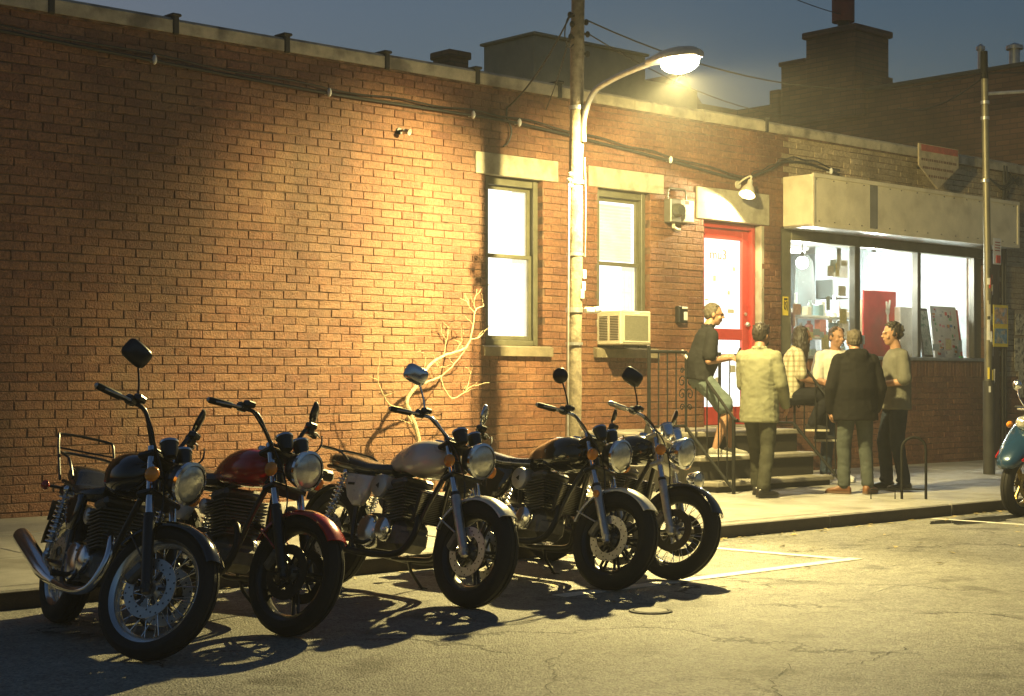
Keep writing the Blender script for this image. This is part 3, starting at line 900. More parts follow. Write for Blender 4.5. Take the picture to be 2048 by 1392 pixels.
# ---------------------------------------------------------------- wall fixtures
ac = thing('window_air_conditioner', 'cream window air conditioner resting on the window sill', 'air conditioner', (13.19, 12.45, 1.755))
GRL = pm('coil_grille', (.22,.21,.15), .6, metal=.3, var=.3, scale=120, bump=.8, bscale=220)
MB().bx(-.25, .25, 0, .47, 0, .385, .012).build('case', CREAM, ac)
MB().bx(-.20, .21, -.004, .002, .04, .33).build('coil_panel', GRL, ac, smooth=0)
q = MB(); q.bx(-.215, -.19, -.01, .003, .025, .345, .003).bx(.2, .225, -.01, .003, .025, .345, .003).bx(-.19, .2, -.0095, .003, .325, .345, .003).bx(-.19, .2, -.0095, .003, .025, .045, .003)
q.build('grille_frame', CREAM, ac)
lv = MB().box((0,0,0), (.006, .13, .008)).mesh('louvre', BLACK, smooth=0)
for c in (.10, .27):
    for i in range(15):
        link('louvre', lv, ac, (-.2515, c, .06+i*.0185))
q = MB().bx(-.03, .05, -.012, -.004, .345, .365); q.build('latch', WHITE, ac, smooth=0)
q = MB().bx(-.12, .2, .08, .26, -.03, 0, .005).bx(.12, .3, .06, .1, -.035, -.002, .004); q.build('support_bracket', BLACK, ac)

el = thing('electric_meter', 'grey glass electric meter with conduit beside a white box', 'meter', (14.14, 12.8, 3.2))
GREYB = pm('grey_enamel', (.16,.155,.13), .4, metal=.3, var=.2)
MB().bx(-.11, .08, -.12, -.004, .02, .30, .01).build('meter_box', GREYB, el)
MB().lathe([(0,-.09),(.065,-.085),(.08,-.05),(.085,0)], (-.01,-.12,.16), (0,1,0), 20).build('dial', pm('meter_glass', (.08,.08,.07), .1, coat=.5), el)
MB().tube([V(-.09,-.05,.30), V(-.09,-.05,.40), V(-.05,-.05,.43), V(.2,-.05,.43), V(.23,-.05,.40), V(.23,-.05,.30)], .012, 8).build('conduit', GREYB, el)
MB().tube([V(0,-.06,.02), V(.0,-.06,-.03), V(.06,-.05,-.05), V(.14,-.03,-.05)], .02, 8).build('elbow', CREAM, el)
jb = thing('junction_box', 'white junction box with red mark next to the meter', 'utility box', (14.30, 12.8, 3.24))
MB().bx(0, .17, -.10, -.004, 0, .26, .008).build('cover', WHITE, jb)
MB().bx(.0, .07, -.1035, -.1, .27-.06, .25).build('mark', cols[0], jb, smooth=0)
mbx = thing('intercom', 'black wall box with white cover beside the red door', 'intercom', (14.32, 12.8, 2.04))
MB().bx(-.10, .06, -.08, -.004, 0, .2, .012).build('housing', BLACK, mbx)
MB().bx(-.02, .045, -.088, -.08, .03, .13, .004).build('panel', WHITE, mbx); MB().bx(-.05, .05, -.087, -.079, .165, .19, .004).build('cap', WHITE, mbx)
FLM = pm('dull_grey_enamel', (.4,.38,.33), .6)
fl = thing('wall_floodlight', 'small unlit white floodlight on the blank brick wall', 'light', (10.06, 12.8, 3.88))
MB().lathe([(.0,0),(.018,0),(.028,-.06),(.032,-.075),(.02,-.07),(0,-.06)], (.015,-.07,.0), V(-.25,.9,.3), 16).build('head', FLM, fl)
q = MB().cyl((0,-.02,0), (0,-.004,0), .035); q.cyl((0,-.09,0), (0,-.01,0), .012, n=8); q.build('mount', BLACK, fl)

# gooseneck lamp over the door (lit)
WARM = (1.0,.80,.42)
dl = thing('door_lamp', 'lit shaded lamp on a bracket above the red door', 'lamp', (15.22, 12.8, 3.74))
AX = V(.45,.10,.88).normalized()     # from the mouth of the shade up to its neck
hc = V(.02,-.27,-.12)
MB().lathe([(.10,0),(.098,.02),(.07,.10),(.035,.15),(.03,.21),(0,.215)], hc, AX, 24).build('shade', CREAM, dl)
MB().tube(spline([V(.16,-.004,.04), V(.15,-.12,.10), V(.135,-.24,.12), hc+AX*.2], 6), .012, 8).build('bracket', CREAM, dl)
MB().cyl((.16,-.02,.04), (.16,-.004,.04), .05, n=16).build('mount', CREAM, dl)
MB().ball(hc+AX*.045, .035, 12).build('bulb', emit_mat('door_bulb', WARM, 60, .02), dl)
l = bpy.data.lights.new('door_light', 'SPOT'); l.energy = 95; l.color = WARM; l.spot_size = R(158); l.spot_blend = .12; l.shadow_soft_size = .04
lo = link('door_light', l, dl, hc - AX*.005); lo.rotation_euler = AX.to_track_quat('Z', 'Y').to_euler()

# cable along the wall with its clips
CAB = pm('black_cable', (.022,.021,.02), .6, var=.2)
cb = thing('wall_cable', 'thick dark cable sagging along the brick wall on white clips', 'cable', (11, 12.74, 4.1))
cp = [V(5.0,12.755,4.30), V(7.24,12.755,4.21), V(9.15,12.755,4.15), V(10.6,12.755,4.145), V(11.66,12.755,4.13), V(13.0,12.755,4.04), V(14.08,12.755,3.955), V(15.40,12.755,3.84), V(15.62,12.755,3.90), V(16.0,12.755,4.03), V(16.25,12.755,4.14), V(16.75,12.755,4.16), V(17.4,12.755,4.08)]
OFF = -V(11, 12.74, 4.1)
MB().tube([p+OFF for p in spline(cp, 8)], .016, 8).build('cable', CAB, cb)
MB().tube([p+OFF+V(0,-.02,.045+.012*sin(i)) for i, p in enumerate(spline(cp, 8))], .009, 6).build('cable', CAB, cb)
for (x, z) in ((7.24,4.21),(9.15,4.15),(11.0,4.14),(11.66,4.13),(14.08,3.955),(17.2,4.1)):
    q = MB().ball((x, 12.73, z+.005), (.02,.03,.045), 10); q.cyl((x,12.74,z), (x,12.799,z), .012, n=8)
    q.build('clip', WHITE, cb, Matrix.Translation(OFF))
rp = thing('drop_pipe', 'pair of thin dark conduits running down the tan brick corner', 'pipe', (21.47, 12.8, .15))
for dx in (0, .075):
    MB().tube([V(dx,-.035,0.05), V(dx,-.035,3.9), V(dx+.05,-.035,4.1), V(dx+.02,-.035,4.42)], .022, 8).build('conduit', CAB, rp)
for i in range(6):
    MB().tube(spline([V(-.35+.1*i, -.03, 4.2-.05*i), V(-.05+.05*i,-.06,4.05+.04*i), V(.2,-.05,4.15+.03*i), V(.45,-.04,4.3-.03*i)], 5), .01, 6).build('loose_cable', CAB, rp)
dp = thing('dark_corner_post', 'dark brown timber post at the end of the shop front', 'post', (21.25, 12.8, .15))
MB().bx(-.14, .1, -.06, -.004, .05, 3.12, .008).build('post', pm('dark_brown_paint', (.045,.03,.022), .6, var=.25, bump=.2), dp)
po = thing('bill_poster', 'blue and yellow poster fixed to the dark corner post', 'poster', (21.30, 12.735, 1.86))
MB().bx(-.16, .24, -.018, -.008, 0, .62).build('board', YELLOW, po, smooth=0)
MB().bx(-.13, .21, -.022, -.0185, .05, .27).build('picture', pm('poster_blue', (.16,.30,.42), .6, var=.5, scale=18, col2=(.5,.45,.3), c2s=12), po, smooth=0)
MB().bx(-.13, .21, -.022, -.0185, .34, .58).build('picture', pm('poster_mixed', (.55,.35,.2), .6, var=.5, scale=16, col2=(.2,.3,.45), c2s=10), po, smooth=0)
p2 = thing('taped_flyer', 'torn cream flyers pasted on the tan brick near the corner', 'flyer', (21.95, 12.79, 1.2))
for (x, z, w_, h) in ((-.1,.85,.45,.32),(-.12,.3,.4,.5),(.0,-.1,.25,.4),(.3,.4,.2,.4)):
    MB().bx(x, x+w_, -.012-.002*x, -.006, z, z+h).build('sheet', pm('flyer_%d' % int(z*100+50), (.5,.45,.3), .8, var=.45, scale=20, col2=(.15,.13,.1), c2s=13), p2, smooth=0)

# ---------------------------------------------------------------- stoop
stp = thing('stoop', 'dark stone entrance steps up to the red door', 'steps', (14.0, 12.0, .15))
SM = Matrix.Translation(-V(14.0, 12.0, .15))
STEP = pm('worn_step_stone', (.30,.275,.22), .75, var=.25, scale=6, bump=.35, fine=.12)
RISER = pm('dark_painted_riser', (.028,.024,.018), .75, var=.3, scale=8, bump=.3)
MB().bx(12.50, 15.05, 11.62, 12.795, .12, .73, .006).build('landing_base', RISER, stp, SM)
MB().bx(12.46, 15.08, 11.58, 12.796, .731, .79, .012).build('landing', STEP, stp, SM)
MB().bx(13.05, 15.05, 11.385, 11.618, .12, .475, .006).build('riser', RISER, stp, SM)
MB().bx(13.02, 15.08, 11.345, 11.615, .476, .53, .012).build('tread', STEP, stp, SM)
MB().bx(13.05, 15.05, 11.15, 11.383, .12, .215, .006).build('riser', RISER, stp, SM)
MB().bx(13.02, 15.08, 11.105, 11.380, .216, .27, .012).build('tread', STEP, stp, SM)

def scroll(c, s):
    out = []
    for i in range(26):
        a = 2*pi*1.35*i/25; r = s*(.15+.85*(1-i/25))
        out.append(Vector(c) + V(0, r*cos(a)*.8, r*sin(a)))
    return out
def railing(x, lab, left):
    r = thing('stair_railing', lab, 'railing', (x, 11.3, .15), group='stoop railings')
    M_ = Matrix.Translation(-V(x, 11.3, .15))
    y0, y1 = (11.62, 10.95)
    tz = lambda y: 1.66 - max(0, (y0-y))*1.06
    bz = lambda y: .86 - max(0, (y0-y))*1.0
    top = [V(x,12.78 if not left else 11.62,1.66), V(x,y0,1.66), V(x,y1,tz(y1)), V(x,y1-.05,tz(y1)-.02)]
    q = MB()
    for a, b_ in zip(top, top[1:]):
        if (b_-a).length > .02: q.tube([a, b_], .017, 8)
    if left: q.tube([V(12.51,11.62,1.66), V(x,11.62,1.66)], .019, 8)
    q.build('handrail', IRON, r, M_)
    if left:
        MB().tube([V(x,y0+.06,1.67), V(x,y0-.09,1.55)], .024, 8).build('white_rail_end', WHITE, r, M_)  # white length over the upper end of the sloping handrail
    q = MB().tube([V(x,y0+.02,bz(y0)), V(x,y1,bz(y1))], .018, 8)
    if left: q.tube([V(12.51,11.62,.86), V(x,11.62,.86)], .014, 8)
    else: q.tube([V(x,12.78,.86), V(x,y0,.86)], .014, 8)
    q.build('bottom_rail', IRON, r, M_)
    ys = [11.48, 11.32, 11.16, 11.04]
    for y in ys:
        MB().tube([V(x,y,bz(y)), V(x,y,tz(y))], .0085, 6).build('baluster', IRON, r, M_)
    if left:
        for xx in (12.66, 12.80, 12.94):
            MB().tube([V(xx,11.62,.86), V(xx,11.62,1.66)], .0085, 6).build('baluster', IRON, r, M_)
        MB().tube([V(12.51,11.62,.79), V(12.51,11.62,1.72)], .02, 8).build('post', IRON, r, M_)
        MB().lathe([(.06,0),(.055,.02),(.022,.15)], (12.51,11.62,.79), (0,0,1), 12).build('post_foot', IRON, r, M_)
    else:
        for yy in (12.6, 12.42, 12.24, 12.06, 11.88, 11.74):
            MB().tube([V(x,yy,.86), V(x,yy,1.66)], .0085, 6).build('baluster', IRON, r, M_)
        MB().tube([V(x,12.76,.79), V(x,12.76,1.70)], .02, 8).build('post', IRON, r, M_)
    MB().tube([V(x,y0,.79), V(x,y0,1.66)], .014, 8).build('post', IRON, r, M_)
    MB().tube([V(x,y1,swz(y1)), V(x,y1,tz(y1))], .02, 8).build('post', IRON, r, M_)
    q = MB()
    for (dz, s) in ((1.34,.07),(1.20,.07),(1.46,.035),(1.06,.04)):
        q.tube([p + V(0,.0,0) for p in scroll((x, y0-.055, dz), s)], .007, 5)
        q.tube([V(p.x, 2*y0-p.y, p.z) for p in scroll((x, y0-.055, dz), s)], .007, 5)
    q.build('scrollwork', IRON, r, M_)
    return r
railing(13.10, 'wrought iron railing with scrolls on the window side of the steps', True)
railing(15.00, 'wrought iron railing on the shop side of the steps', False)

# ---------------------------------------------------------------- wooden pole with the street lamp
POLEX, POLEY = 11.33, 11.52
WOOD = pm('weathered_pole_wood', (.27,.225,.15), .85, var=.3, scale=16, bump=.7, bscale=45, col2=(.15,.12,.08), c2s=9, c2w=(.5,.65))
GALV = pm('galvanised_steel', (.52,.51,.48), .45, metal=.7, var=.2, scale=12)
pl = thing('utility_pole', 'weathered wooden utility pole carrying the lit street lamp arm', 'pole', (POLEX-.05, POLEY, swz(POLEY)))
PM = Matrix.Translation(-V(POLEX-.05, POLEY, swz(POLEY)))
pts = []; rs = []
for i in range(24):
    z = swz(POLEY)-.02 + i*.29
    pts.append(V(POLEX-.06+.016*z, POLEY+.004*sin(i*1.3), z)); rs.append(.083-.0028*z+.0025*sin(i*2.1))
MB().tube(pts, rs, 18).build('pole', WOOD, pl, PM)
q = MB().tube([V(POLEX-.145,POLEY-.02,swz(POLEY)), V(POLEX-.135,POLEY-.02,2.05), V(POLEX-.12,POLEY-.02,3.35)], .013, 6)
q.tube([V(POLEX+.07,POLEY-.05,3.6), V(POLEX+.085,POLEY-.05,3.2), V(POLEX+.075,POLEY-.05,2.6)], .007, 6)
q.build('riser_cable', GALV, pl, PM)
for (z, w_) in ((2.06,.05),(2.62,.03),(3.35,.04),(1.72,.03),(4.1,.04)):
    MB().lathe([(.088-.0028*z,-w_/2),(.093-.0028*z,-w_/2),(.093-.0028*z,w_/2),(.088-.0028*z,w_/2)], (POLEX-.06+.016*z, POLEY, z), (0,0,1), 20).build('strap', GALV, pl, PM)
q = MB().box((POLEX+.10,POLEY-.09,2.06), (.12,.07,.06), bev=.015); q.cyl((POLEX+.15,POLEY-.11,2.06), (POLEX+.21,POLEY-.13,2.07), .035, .03)
q.build('cable_box', WHITE, pl, PM)
for (z, x) in ((2.3,.05),(2.22,.03),(2.42,.06)):
    MB().box((POLEX-.03+x, POLEY-.085, z), (.05,.012,.09), bev=.003).build('tag', PAPER, pl, PM)
for (dx, dz) in ((-.11,3.42),(-.10,3.30),(-.13,3.36)):
    MB().ball((POLEX+dx, POLEY-.03, dz), (.03,.03,.025), 10).build('connector', GALV, pl, PM)
for (dx, dz) in ((-.13,5.02),(.10,4.98),(.12,4.86),(.12,4.66),(-.10,4.93),(-.12,4.80)):
    q = MB().ball((POLEX+.02+dx, POLEY-.02, dz), (.026,.026,.034), 10); q.cyl((POLEX+.02, POLEY, dz), (POLEX+.02+dx, POLEY-.02, dz), .012, n=6)
    q.build('insulator', IRON, pl, PM)
armp = spline([V(POLEX+.015,POLEY-.09,3.75), V(POLEX+.015,POLEY-.095,3.98), V(POLEX+.015,POLEY-.22,4.22), V(POLEX+.015,POLEY-.48,4.32), V(POLEX+.015,POLEY-.8,4.38), V(POLEX+.015,POLEY-1.12,4.42)], 6)
MB().tube(armp, .03, 12).build('lamp_arm', GALV, pl, PM)

LX, LY, LZ = 11.345, 10.22, 4.36
SODIUM = (1.0,.80,.31)
lm = thing('street_lamp', 'glowing cobra head street lamp on the end of the pole arm', 'street lamp', (LX, LY, LZ))
rings = []
for (y, w_, h, zc) in ((.34,.035,.035,.06),(.22,.08,.055,.06),(.08,.14,.075,.06),(-.10,.16,.085,.06),(-.25,.13,.07,.055),(-.33,.06,.035,.05)):
    rings.append([V(w_*cos(2*pi*k/18), y, zc + max(h*sin(2*pi*k/18), -.03)) for k in range(18)])
MB().loft(rings).build('housing', GALV, lm)
BOWL = emit_mat('lamp_bowl_glow', (1.0,.84,.50), 50, .02)
MB().ball((0,-.08,.0), (.145,.21,.105), 22).build('bowl', BOWL, lm)
l = bpy.data.lights.new('street_light', 'SPOT'); l.energy = 1400; l.color = SODIUM; l.spot_size = R(180); l.spot_blend = .42; l.shadow_soft_size = .05
lo = link('street_light', l, lm, (0,-.08,-.125)); lo.rotation_euler = V(-.42,.0,.91).to_track_quat('Z','Y').to_euler()
l = bpy.data.lights.new('street_light_throw', 'SPOT'); l.energy = 2900; l.color = SODIUM; l.spot_size = R(90); l.spot_blend = 1.0; l.shadow_soft_size = .05
lo = link('street_light_throw', l, lm, (0,-.08,-.13)); lo.rotation_euler = V(.74,.47,.50).to_track_quat('Z','Y').to_euler()
l = bpy.data.lights.new('street_light_house_side', 'SPOT'); l.energy = 1750; l.color = SODIUM; l.spot_size = R(75); l.spot_blend = 1.0; l.shadow_soft_size = .05
lo = link('street_light_house_side', l, lm, (0,-.08,-.13)); lo.rotation_euler = V(.38,-.76,.54).to_track_quat('Z','Y').to_euler()
l = bpy.data.lights.new('street_light_spill', 'POINT'); l.energy = 15; l.color = SODIUM; l.shadow_soft_size = .06
link('street_light_spill', l, lm, (0,-.08,-.135))

# ---------------------------------------------------------------- sign pole on the right
sp = thing('sign_pole', 'tall thin steel pole plastered with old stickers in front of the shop', 'pole', (18.28, 11.07, swz(11.07)))
MB().tube([V(.02,0,-.03), V(0,0,1.2)], [.075,.07], 14).build('base_sleeve', pm('dark_pole_paint', (.05,.047,.04), .6, var=.3, bump=.3), sp)
MB().tube([V(0,0,1.15), V(-.03,0,2.9), V(-.10,0,5.35)], [.05,.047,.042], 14).build('shaft', pm('dull_pole_steel', (.22,.20,.14), .45, metal=.5, var=.25), sp)
MB().tube([V(-.10,0,5.05), V(-.105,0,5.4)], [.05,.045], 10).build('cap', IRON, sp)
for i in range(34):
    z = random.uniform(1.0, 2.55); a = random.uniform(-2.9, -.4)
    h = random.uniform(.05,.16); w_ = random.uniform(.35, .8); rr_ = .0515 + .0004*i + (.018 if z < 1.25 else 0)
    cx_ = -.012*(z-1.1)
    P = [V(cx_+rr_*cos(a+w_*k/4), rr_*sin(a+w_*k/4), z) for k in range(5)]
    Q = [p + V(0,0,h) for p in P]
    q = MB().add(P+Q, [[k, k+1, 6+k, 5+k] for k in range(4)])
    q.build('sticker', random.choice([PAPER, PAPER, CREAM, YELLOW, cols[0], cols[4], pm('old_paper', (.5,.45,.33), .8, var=.3)]), sp, smooth=0)
q = MB().box((.155,-.03,2.86), (.19,.012,.34), bev=.012)
sgp = q.build('parking_sign', WHITE, sp)
q = MB().box((.175,-.0385,2.76), (.10,.004,.10)); q.build('red_symbol', cols[0], sgp, smooth=0)
q = MB()
for i in range(4): q.box((.155,-.0385,2.87+.035*i), (.12,.004,.012))
q.build('text_lines', pm('sign_ink', (.35,.1,.08), .6), sgp, smooth=0)
for z in (4.75, 4.55, 3.75):
    MB().lathe([(.047,-.02),(.054,-.02),(.054,.02),(.047,.02)], (-.08,0,z), (0,0,1), 16).build('clamp', ALLOY, sp)
MB().cyl((-.08,0,4.86), (1.2,-.75,5.0), .022, n=10).build('side_arm', GALV, sp)

# ---------------------------------------------------------------- hoop rack on the pavement
rk = thing('hoop_rack', 'black arched metal hoop stand on the pavement edge', 'bike rack', (14.21, 9.47, swz(9.47)))
dv = V(.19,-.17,0).normalized()
a_, b_2 = -dv*.125, dv*.125
hp = [a_, a_+V(0,0,.5)] + [V(0,0,.52)+dv*(.125*-cos(pi*i/10))+V(0,0,.12*sin(pi*i/10)) for i in range(1,10)] + [b_2+V(0,0,.5), b_2]
MB().tube(hp, .014, 10).build('hoop', IRON, rk)
ov = V(-.62,.55,0).normalized()*.32
q = MB().tube([a_+V(0,0,.10), b_2+V(0,0,.10)], .009, 8)
q.tube([a_+V(0,0,.10), a_+ov+V(0,0,.10), a_+ov], .008, 6); q.tube([b_2+V(0,0,.10), b_2+ov+V(0,0,.10), b_2+ov], .008, 6); q.tube([a_+ov+V(0,0,.10), b_2+ov+V(0,0,.10)], .008, 6)
q.build('foot_frame', IRON, rk)

# ---------------------------------------------------------------- bare branch growing by the wall
tr = thing('bare_sapling', 'pale leafless sapling with twisting branches against the brick wall', 'tree', (10.06, 12.45, swz(12.45)))
BARK = pm('pale_bark', (.52,.42,.26), .85, var=.25, scale=30, bump=.4)
TM = Matrix.Translation(-V(10.06, 12.45, swz(12.45)))
def br(pts, r0, r1):
    p = spline(pts, 5); n = len(p)
    p = [q_ + V(random.uniform(-.004,.004), random.uniform(-.006,.006), random.uniform(-.004,.004)) for q_ in p]
    return MB().tube(p, [r0+(r1-r0)*i/(n-1) for i in range(n)], 8)
y = 12.45
br([V(10.06,y,.15), V(10.05,y,.7), V(9.93,y,1.03), V(9.88,y,1.15), V(10.02,y-.02,1.32)], .026, .019).build('trunk', BARK, tr, TM)
B = [
 ([V(10.02,y-.02,1.32), V(10.15,y,1.48), V(10.36,y,1.60), V(10.6,y,1.66), V(10.70,y,1.74), V(10.76,y,1.93), V(10.79,y,2.08), V(10.90,y,2.12)], .027, .008),
 ([V(10.72,y,1.78), V(10.82,y,1.79), V(10.9,y,1.84)], .012, .004),
 ([V(10.78,y,2.04), V(10.70,y,2.12), V(10.66,y,2.17)], .008, .003),
 ([V(10.79,y,2.08), V(10.77,y,2.18)], .007, .003),
 ([V(10.36,y,1.60), V(10.40,y,1.75), V(10.43,y,1.88)], .01, .004),
 ([V(10.02,y-.02,1.30), V(10.22,y,1.36), V(10.34,y,1.40), V(10.50,y,1.52), V(10.64,y,1.66)], .018, .006),
 ([V(10.32,y,1.40), V(10.36,y,1.28), V(10.48,y,1.17), V(10.62,y,1.22), V(10.74,y,1.29), V(10.99,y,1.33)], .013, .004),
 ([V(10.66,y,1.25), V(10.70,y,1.34), V(10.72,y,1.42)], .008, .003),
 ([V(10.02,y,.82), V(9.85,y,1.06), V(9.70,y,1.10), V(9.60,y,1.20), V(9.53,y,1.36), V(9.55,y,1.58)], .016, .005),
 ([V(10.05,y,.75), V(9.95,y,.92), V(9.86,y,1.05)], .012, .006),
 ([V(10.10,y,1.45), V(10.13,y,1.56), V(10.10,y,1.62)], .007, .002),
 ([V(10.25,y,1.54), V(10.30,y,1.48), V(10.35,y,1.50)], .006, .002),
 ([V(10.52,y,1.64), V(10.6,y,1.74), V(10.62,y,1.8)], .006, .002),
]
for (p, a, b_) in B: br(p, a*.66, b_*.6).build('branch', BARK, tr, TM)
for (p, a, b_) in B:
    for k in range(3):
        i = random.randrange(max(1, len(p)//2), len(p)); s0 = p[i]; d0 = V(random.uniform(-1,1), random.uniform(-.5,.3), random.uniform(-.1,1)).normalized()*random.uniform(.06,.16)
        br([s0, s0+d0*.5+V(0,0,.01), s0+d0+V(random.uniform(-.03,.03),0,.03)], .0045, .0015).build('twig', BARK, tr, TM)

# ---------------------------------------------------------------- roofs and buildings behind
def far_brick():
    m = bpy.data.materials.new('dark_party_brick'); m.use_nodes = True
    N = m.node_tree.nodes; L = m.node_tree.links; b = N['Principled BSDF']; b.inputs['Roughness'].default_value = .85
    g = N.new('ShaderNodeNewGeometry'); sx = N.new('ShaderNodeSeparateXYZ'); L.new(g.outputs['Position'], sx.inputs[0])
    ad = N.new('ShaderNodeMath'); L.new(sx.outputs['X'], ad.inputs[0]); L.new(sx.outputs['Y'], ad.inputs[1])
    cb_ = N.new('ShaderNodeCombineXYZ'); L.new(ad.outputs[0], cb_.inputs['X']); L.new(sx.outputs['Z'], cb_.inputs['Y'])
    bt = N.new('ShaderNodeTexBrick'); bt.inputs['Scale'].default_value = 1.0; bt.inputs['Brick Width'].default_value = .26; bt.inputs['Row Height'].default_value = .085; bt.inputs['Mortar Size'].default_value = .008
    bt.inputs['Color1'].default_value = (.10,.05,.036,1); bt.inputs['Color2'].default_value = (.15,.075,.05,1); bt.inputs['Mortar'].default_value = (.05,.034,.026,1)
    L.new(cb_.outputs[0], bt.inputs['Vector'])
    nz = N.new('ShaderNodeTexNoise'); nz.inputs['Scale'].default_value = 1.2; nz.inputs['Detail'].default_value = 7; L.new(g.outputs['Position'], nz.inputs['Vector'])
    mr = N.new('ShaderNodeMapRange'); mr.inputs['From Min'].default_value = .3; mr.inputs['From Max'].default_value = .7; mr.inputs['To Min'].default_value = .5; mr.inputs['To Max'].default_value = 1.3; L.new(nz.outputs['Fac'], mr.inputs['Value'])
    vm = N.new('ShaderNodeVectorMath'); vm.operation = 'SCALE'; L.new(bt.outputs['Color'], vm.inputs[0]); L.new(mr.outputs['Result'], vm.inputs['Scale']); L.new(vm.outputs['Vector'], b.inputs['Base Color'])
    bp = N.new('ShaderNodeBump'); bp.inputs['Strength'].default_value = .6; bp.inputs['Distance'].default_value = .01; bp.invert = True; L.new(bt.outputs['Fac'], bp.inputs['Height']); L.new(bp.outputs['Normal'], b.inputs['Normal'])
    return m
DKB = far_brick()
TARP = pm('weathered_green_render', (.36,.33,.22), .85, var=.2, scale=2.5, bump=.2)
bk = thing('stair_bulkhead', 'olive rendered roof bulkhead behind the pole', 'rooftop structure', (16.4, 17.2, 4.22))
MB().bx(-1.0, 1.3, -.7, .4, 0, 2.02, .02).build('walls', TARP, bk); MB().bx(-1.04, 1.34, -.74, .44, 2.021, 2.06, .01).build('cap', TARP, bk)
MB().bx(1.31, 2.6, -.6, .4, 0, 1.7, .02).build('low_walls', TARP, bk)
ch = thing('roof_chimney', 'small dark brick chimney on the flat roof beside the bulkhead', 'chimney', (13.55, 16.15, 4.22))
MB().bx(-.13, .2, -.15, .2, 0, 1.36, .01).build('stack', DKB, ch); MB().bx(-.16, .23, -.18, .23, 1.361, 1.46, .015).build('cap', DKB, ch)
MB().bx(.06, .1, -.02, .02, 1.46, 1.5).build('flue', IRON, ch)

tb = thing('taller_building', 'dark brick building rising beyond the shop with a stepped chimney', 'building', (27, 16, 0))
TBM = Matrix.Translation(-V(27, 16, 0))
MB().bx(23.4, 36, 12.75, 16.6, 0, 6.42).build('wall', DKB, tb, TBM, smooth=0)
MB().bx(23.42, 36, 16.61, 26, 0, 6.47).build('wall', DKB, tb, TBM, smooth=0)
MB().bx(23.36, 36, 12.70, 16.58, 6.421, 6.49, .01).build('coping', pm('dark_coping', (.05,.05,.05), .8), tb, TBM)
chs = MB().bx(23.28, 24.3, 16.72, 17.78, 6.0, 7.5, .01).build('chimney', DKB, tb, TBM)
MB().bx(23.22, 24.36, 16.66, 17.84, 7.501, 7.62, .02).build('chimney_cap', DKB, chs, TBM)
MB().bx(23.3, 24.2, 17.785, 18.36, 6.0, 7.10, .01).build('shoulder', DKB, chs, TBM); MB().bx(23.27, 24.23, 17.80, 18.40, 7.101, 7.18, .01).build('shoulder_cap', DKB, chs, TBM)
MB().bx(23.3, 24.2, 18.41, 18.63, 6.0, 6.70, .01).build('shoulder', DKB, chs, TBM); MB().bx(23.3, 24.2, 16.56, 16.715, 6.0, 6.76, .01).build('shoulder', DKB, chs, TBM)
MB().cyl((23.6,17.2,7.62), (23.6,17.2,7.8), .10, n=14).build('flue_neck', IRON, chs, TBM)
MB().lathe([(.0,0),(.2,0),(.2,.85),(0,.85)], (23.6,17.2,7.77), (0,0,1), 18).build('flue', pm('rust_red_flue', (.22,.055,.035), .7, var=.25), chs, TBM)
for (vx, vy, vz, hh, rr_) in ((20.2, 16.4, 4.22, .9, .07), (19.0, 18.5, 4.22, 1.3, .05), (24.6, 14.4, 6.49, .5, .09), (25.5, 15.6, 6.49, .8, .05)):
    vp = thing('roof_vent_pipe', {20.2: 'short vent pipe on the flat roof behind the glowing lamp', 19.0: 'thin tall vent pipe on the flat roof behind the lamp', 24.6: 'squat vent on the dark building roof', 25.5: 'thin vent pipe on the dark building roof'}[vx], 'vent', (vx, vy, vz), group='roof vents')
    MB().cyl((0,0,0), (0,0,hh), rr_, n=12).build('pipe', GALV, vp); MB().lathe([(rr_*1.6,0),(rr_*1.6,.06),(0,.12)], (0,0,hh), (0,0,1), 12).build('cowl', GALV, vp)
fb = thing('far_row', 'low far roofline with a tiny gable behind the parapet glow', 'building', (27, 24, 0))
FM = Matrix.Translation(-V(27, 24, 0))
MB().bx(22.0, 34, 21.5, 27, 0, 7.0).build('wall', DKB, fb, FM, smooth=0)
MB().prism([V(23.5,21.48,7.0), V(24.1,21.48,7.55), V(24.7,21.48,7.0)], (0,1.2,0)).build('gable', DKB, fb, FM, smooth=0)

# ---------------------------------------------------------------- overhead wires
def wire(a, b_, sag, r, lab):
    a = Vector(a); b_ = Vector(b_)
    p = [a.lerp(b_, i/20) - V(0,0,sag*4*(i/20)*(1-i/20)) for i in range(21)]
    tag(MB().tube(p, r, 6).build('overhead_wire', CAB), lab, 'wire')
wire((11.47,11.5,5.0), (18.18,11.07,5.28), .42, .008, 'sagging service wire from the wooden pole to the sign pole')
wire((11.47,11.5,4.87), (23.38,17.0,6.1), .35, .007, 'thin wire from the wooden pole towards the dark chimney')
wire((18.18,11.07,5.28), (30,8.5,7.6), .3, .010, 'wire rising from the sign pole out of the picture')
wire((18.18,11.07,5.24), (23.38,15.9,6.05), .18, .009, 'wire from the sign pole to the dark brick building')
wire((11.3,11.5,6.2), (24,4.0,6.9), .4, .009, 'high wire crossing the sky above the street lamp')
wire((11.3,11.5,6.5), (23.6,17.2,7.9), .2, .007, 'high wire reaching the red chimney flue')
wire((11.22,11.49,5.02), (11.52,12.78,4.28), .10, .009, 'short black drop wire from the pole to the brick wall')
wire((11.25,11.49,4.93), (12.1,12.78,4.33), .06, .006, 'thin drop wire from the pole to the parapet')
wire((11.2,11.49,5.5), (0,6,6.9), .5, .011, 'thick wire running overhead from the pole towards the street')
q = MB().tube(spline([V(11.24,11.48,5.03), V(11.14,11.46,4.95), V(11.10,11.45,4.78), V(11.16,11.45,4.68), V(11.24,11.47,4.72)], 6), .007, 6)
tag(q.build('cable_loop', CAB), 'loop of spare black cable hanging at the pole top', 'cable')
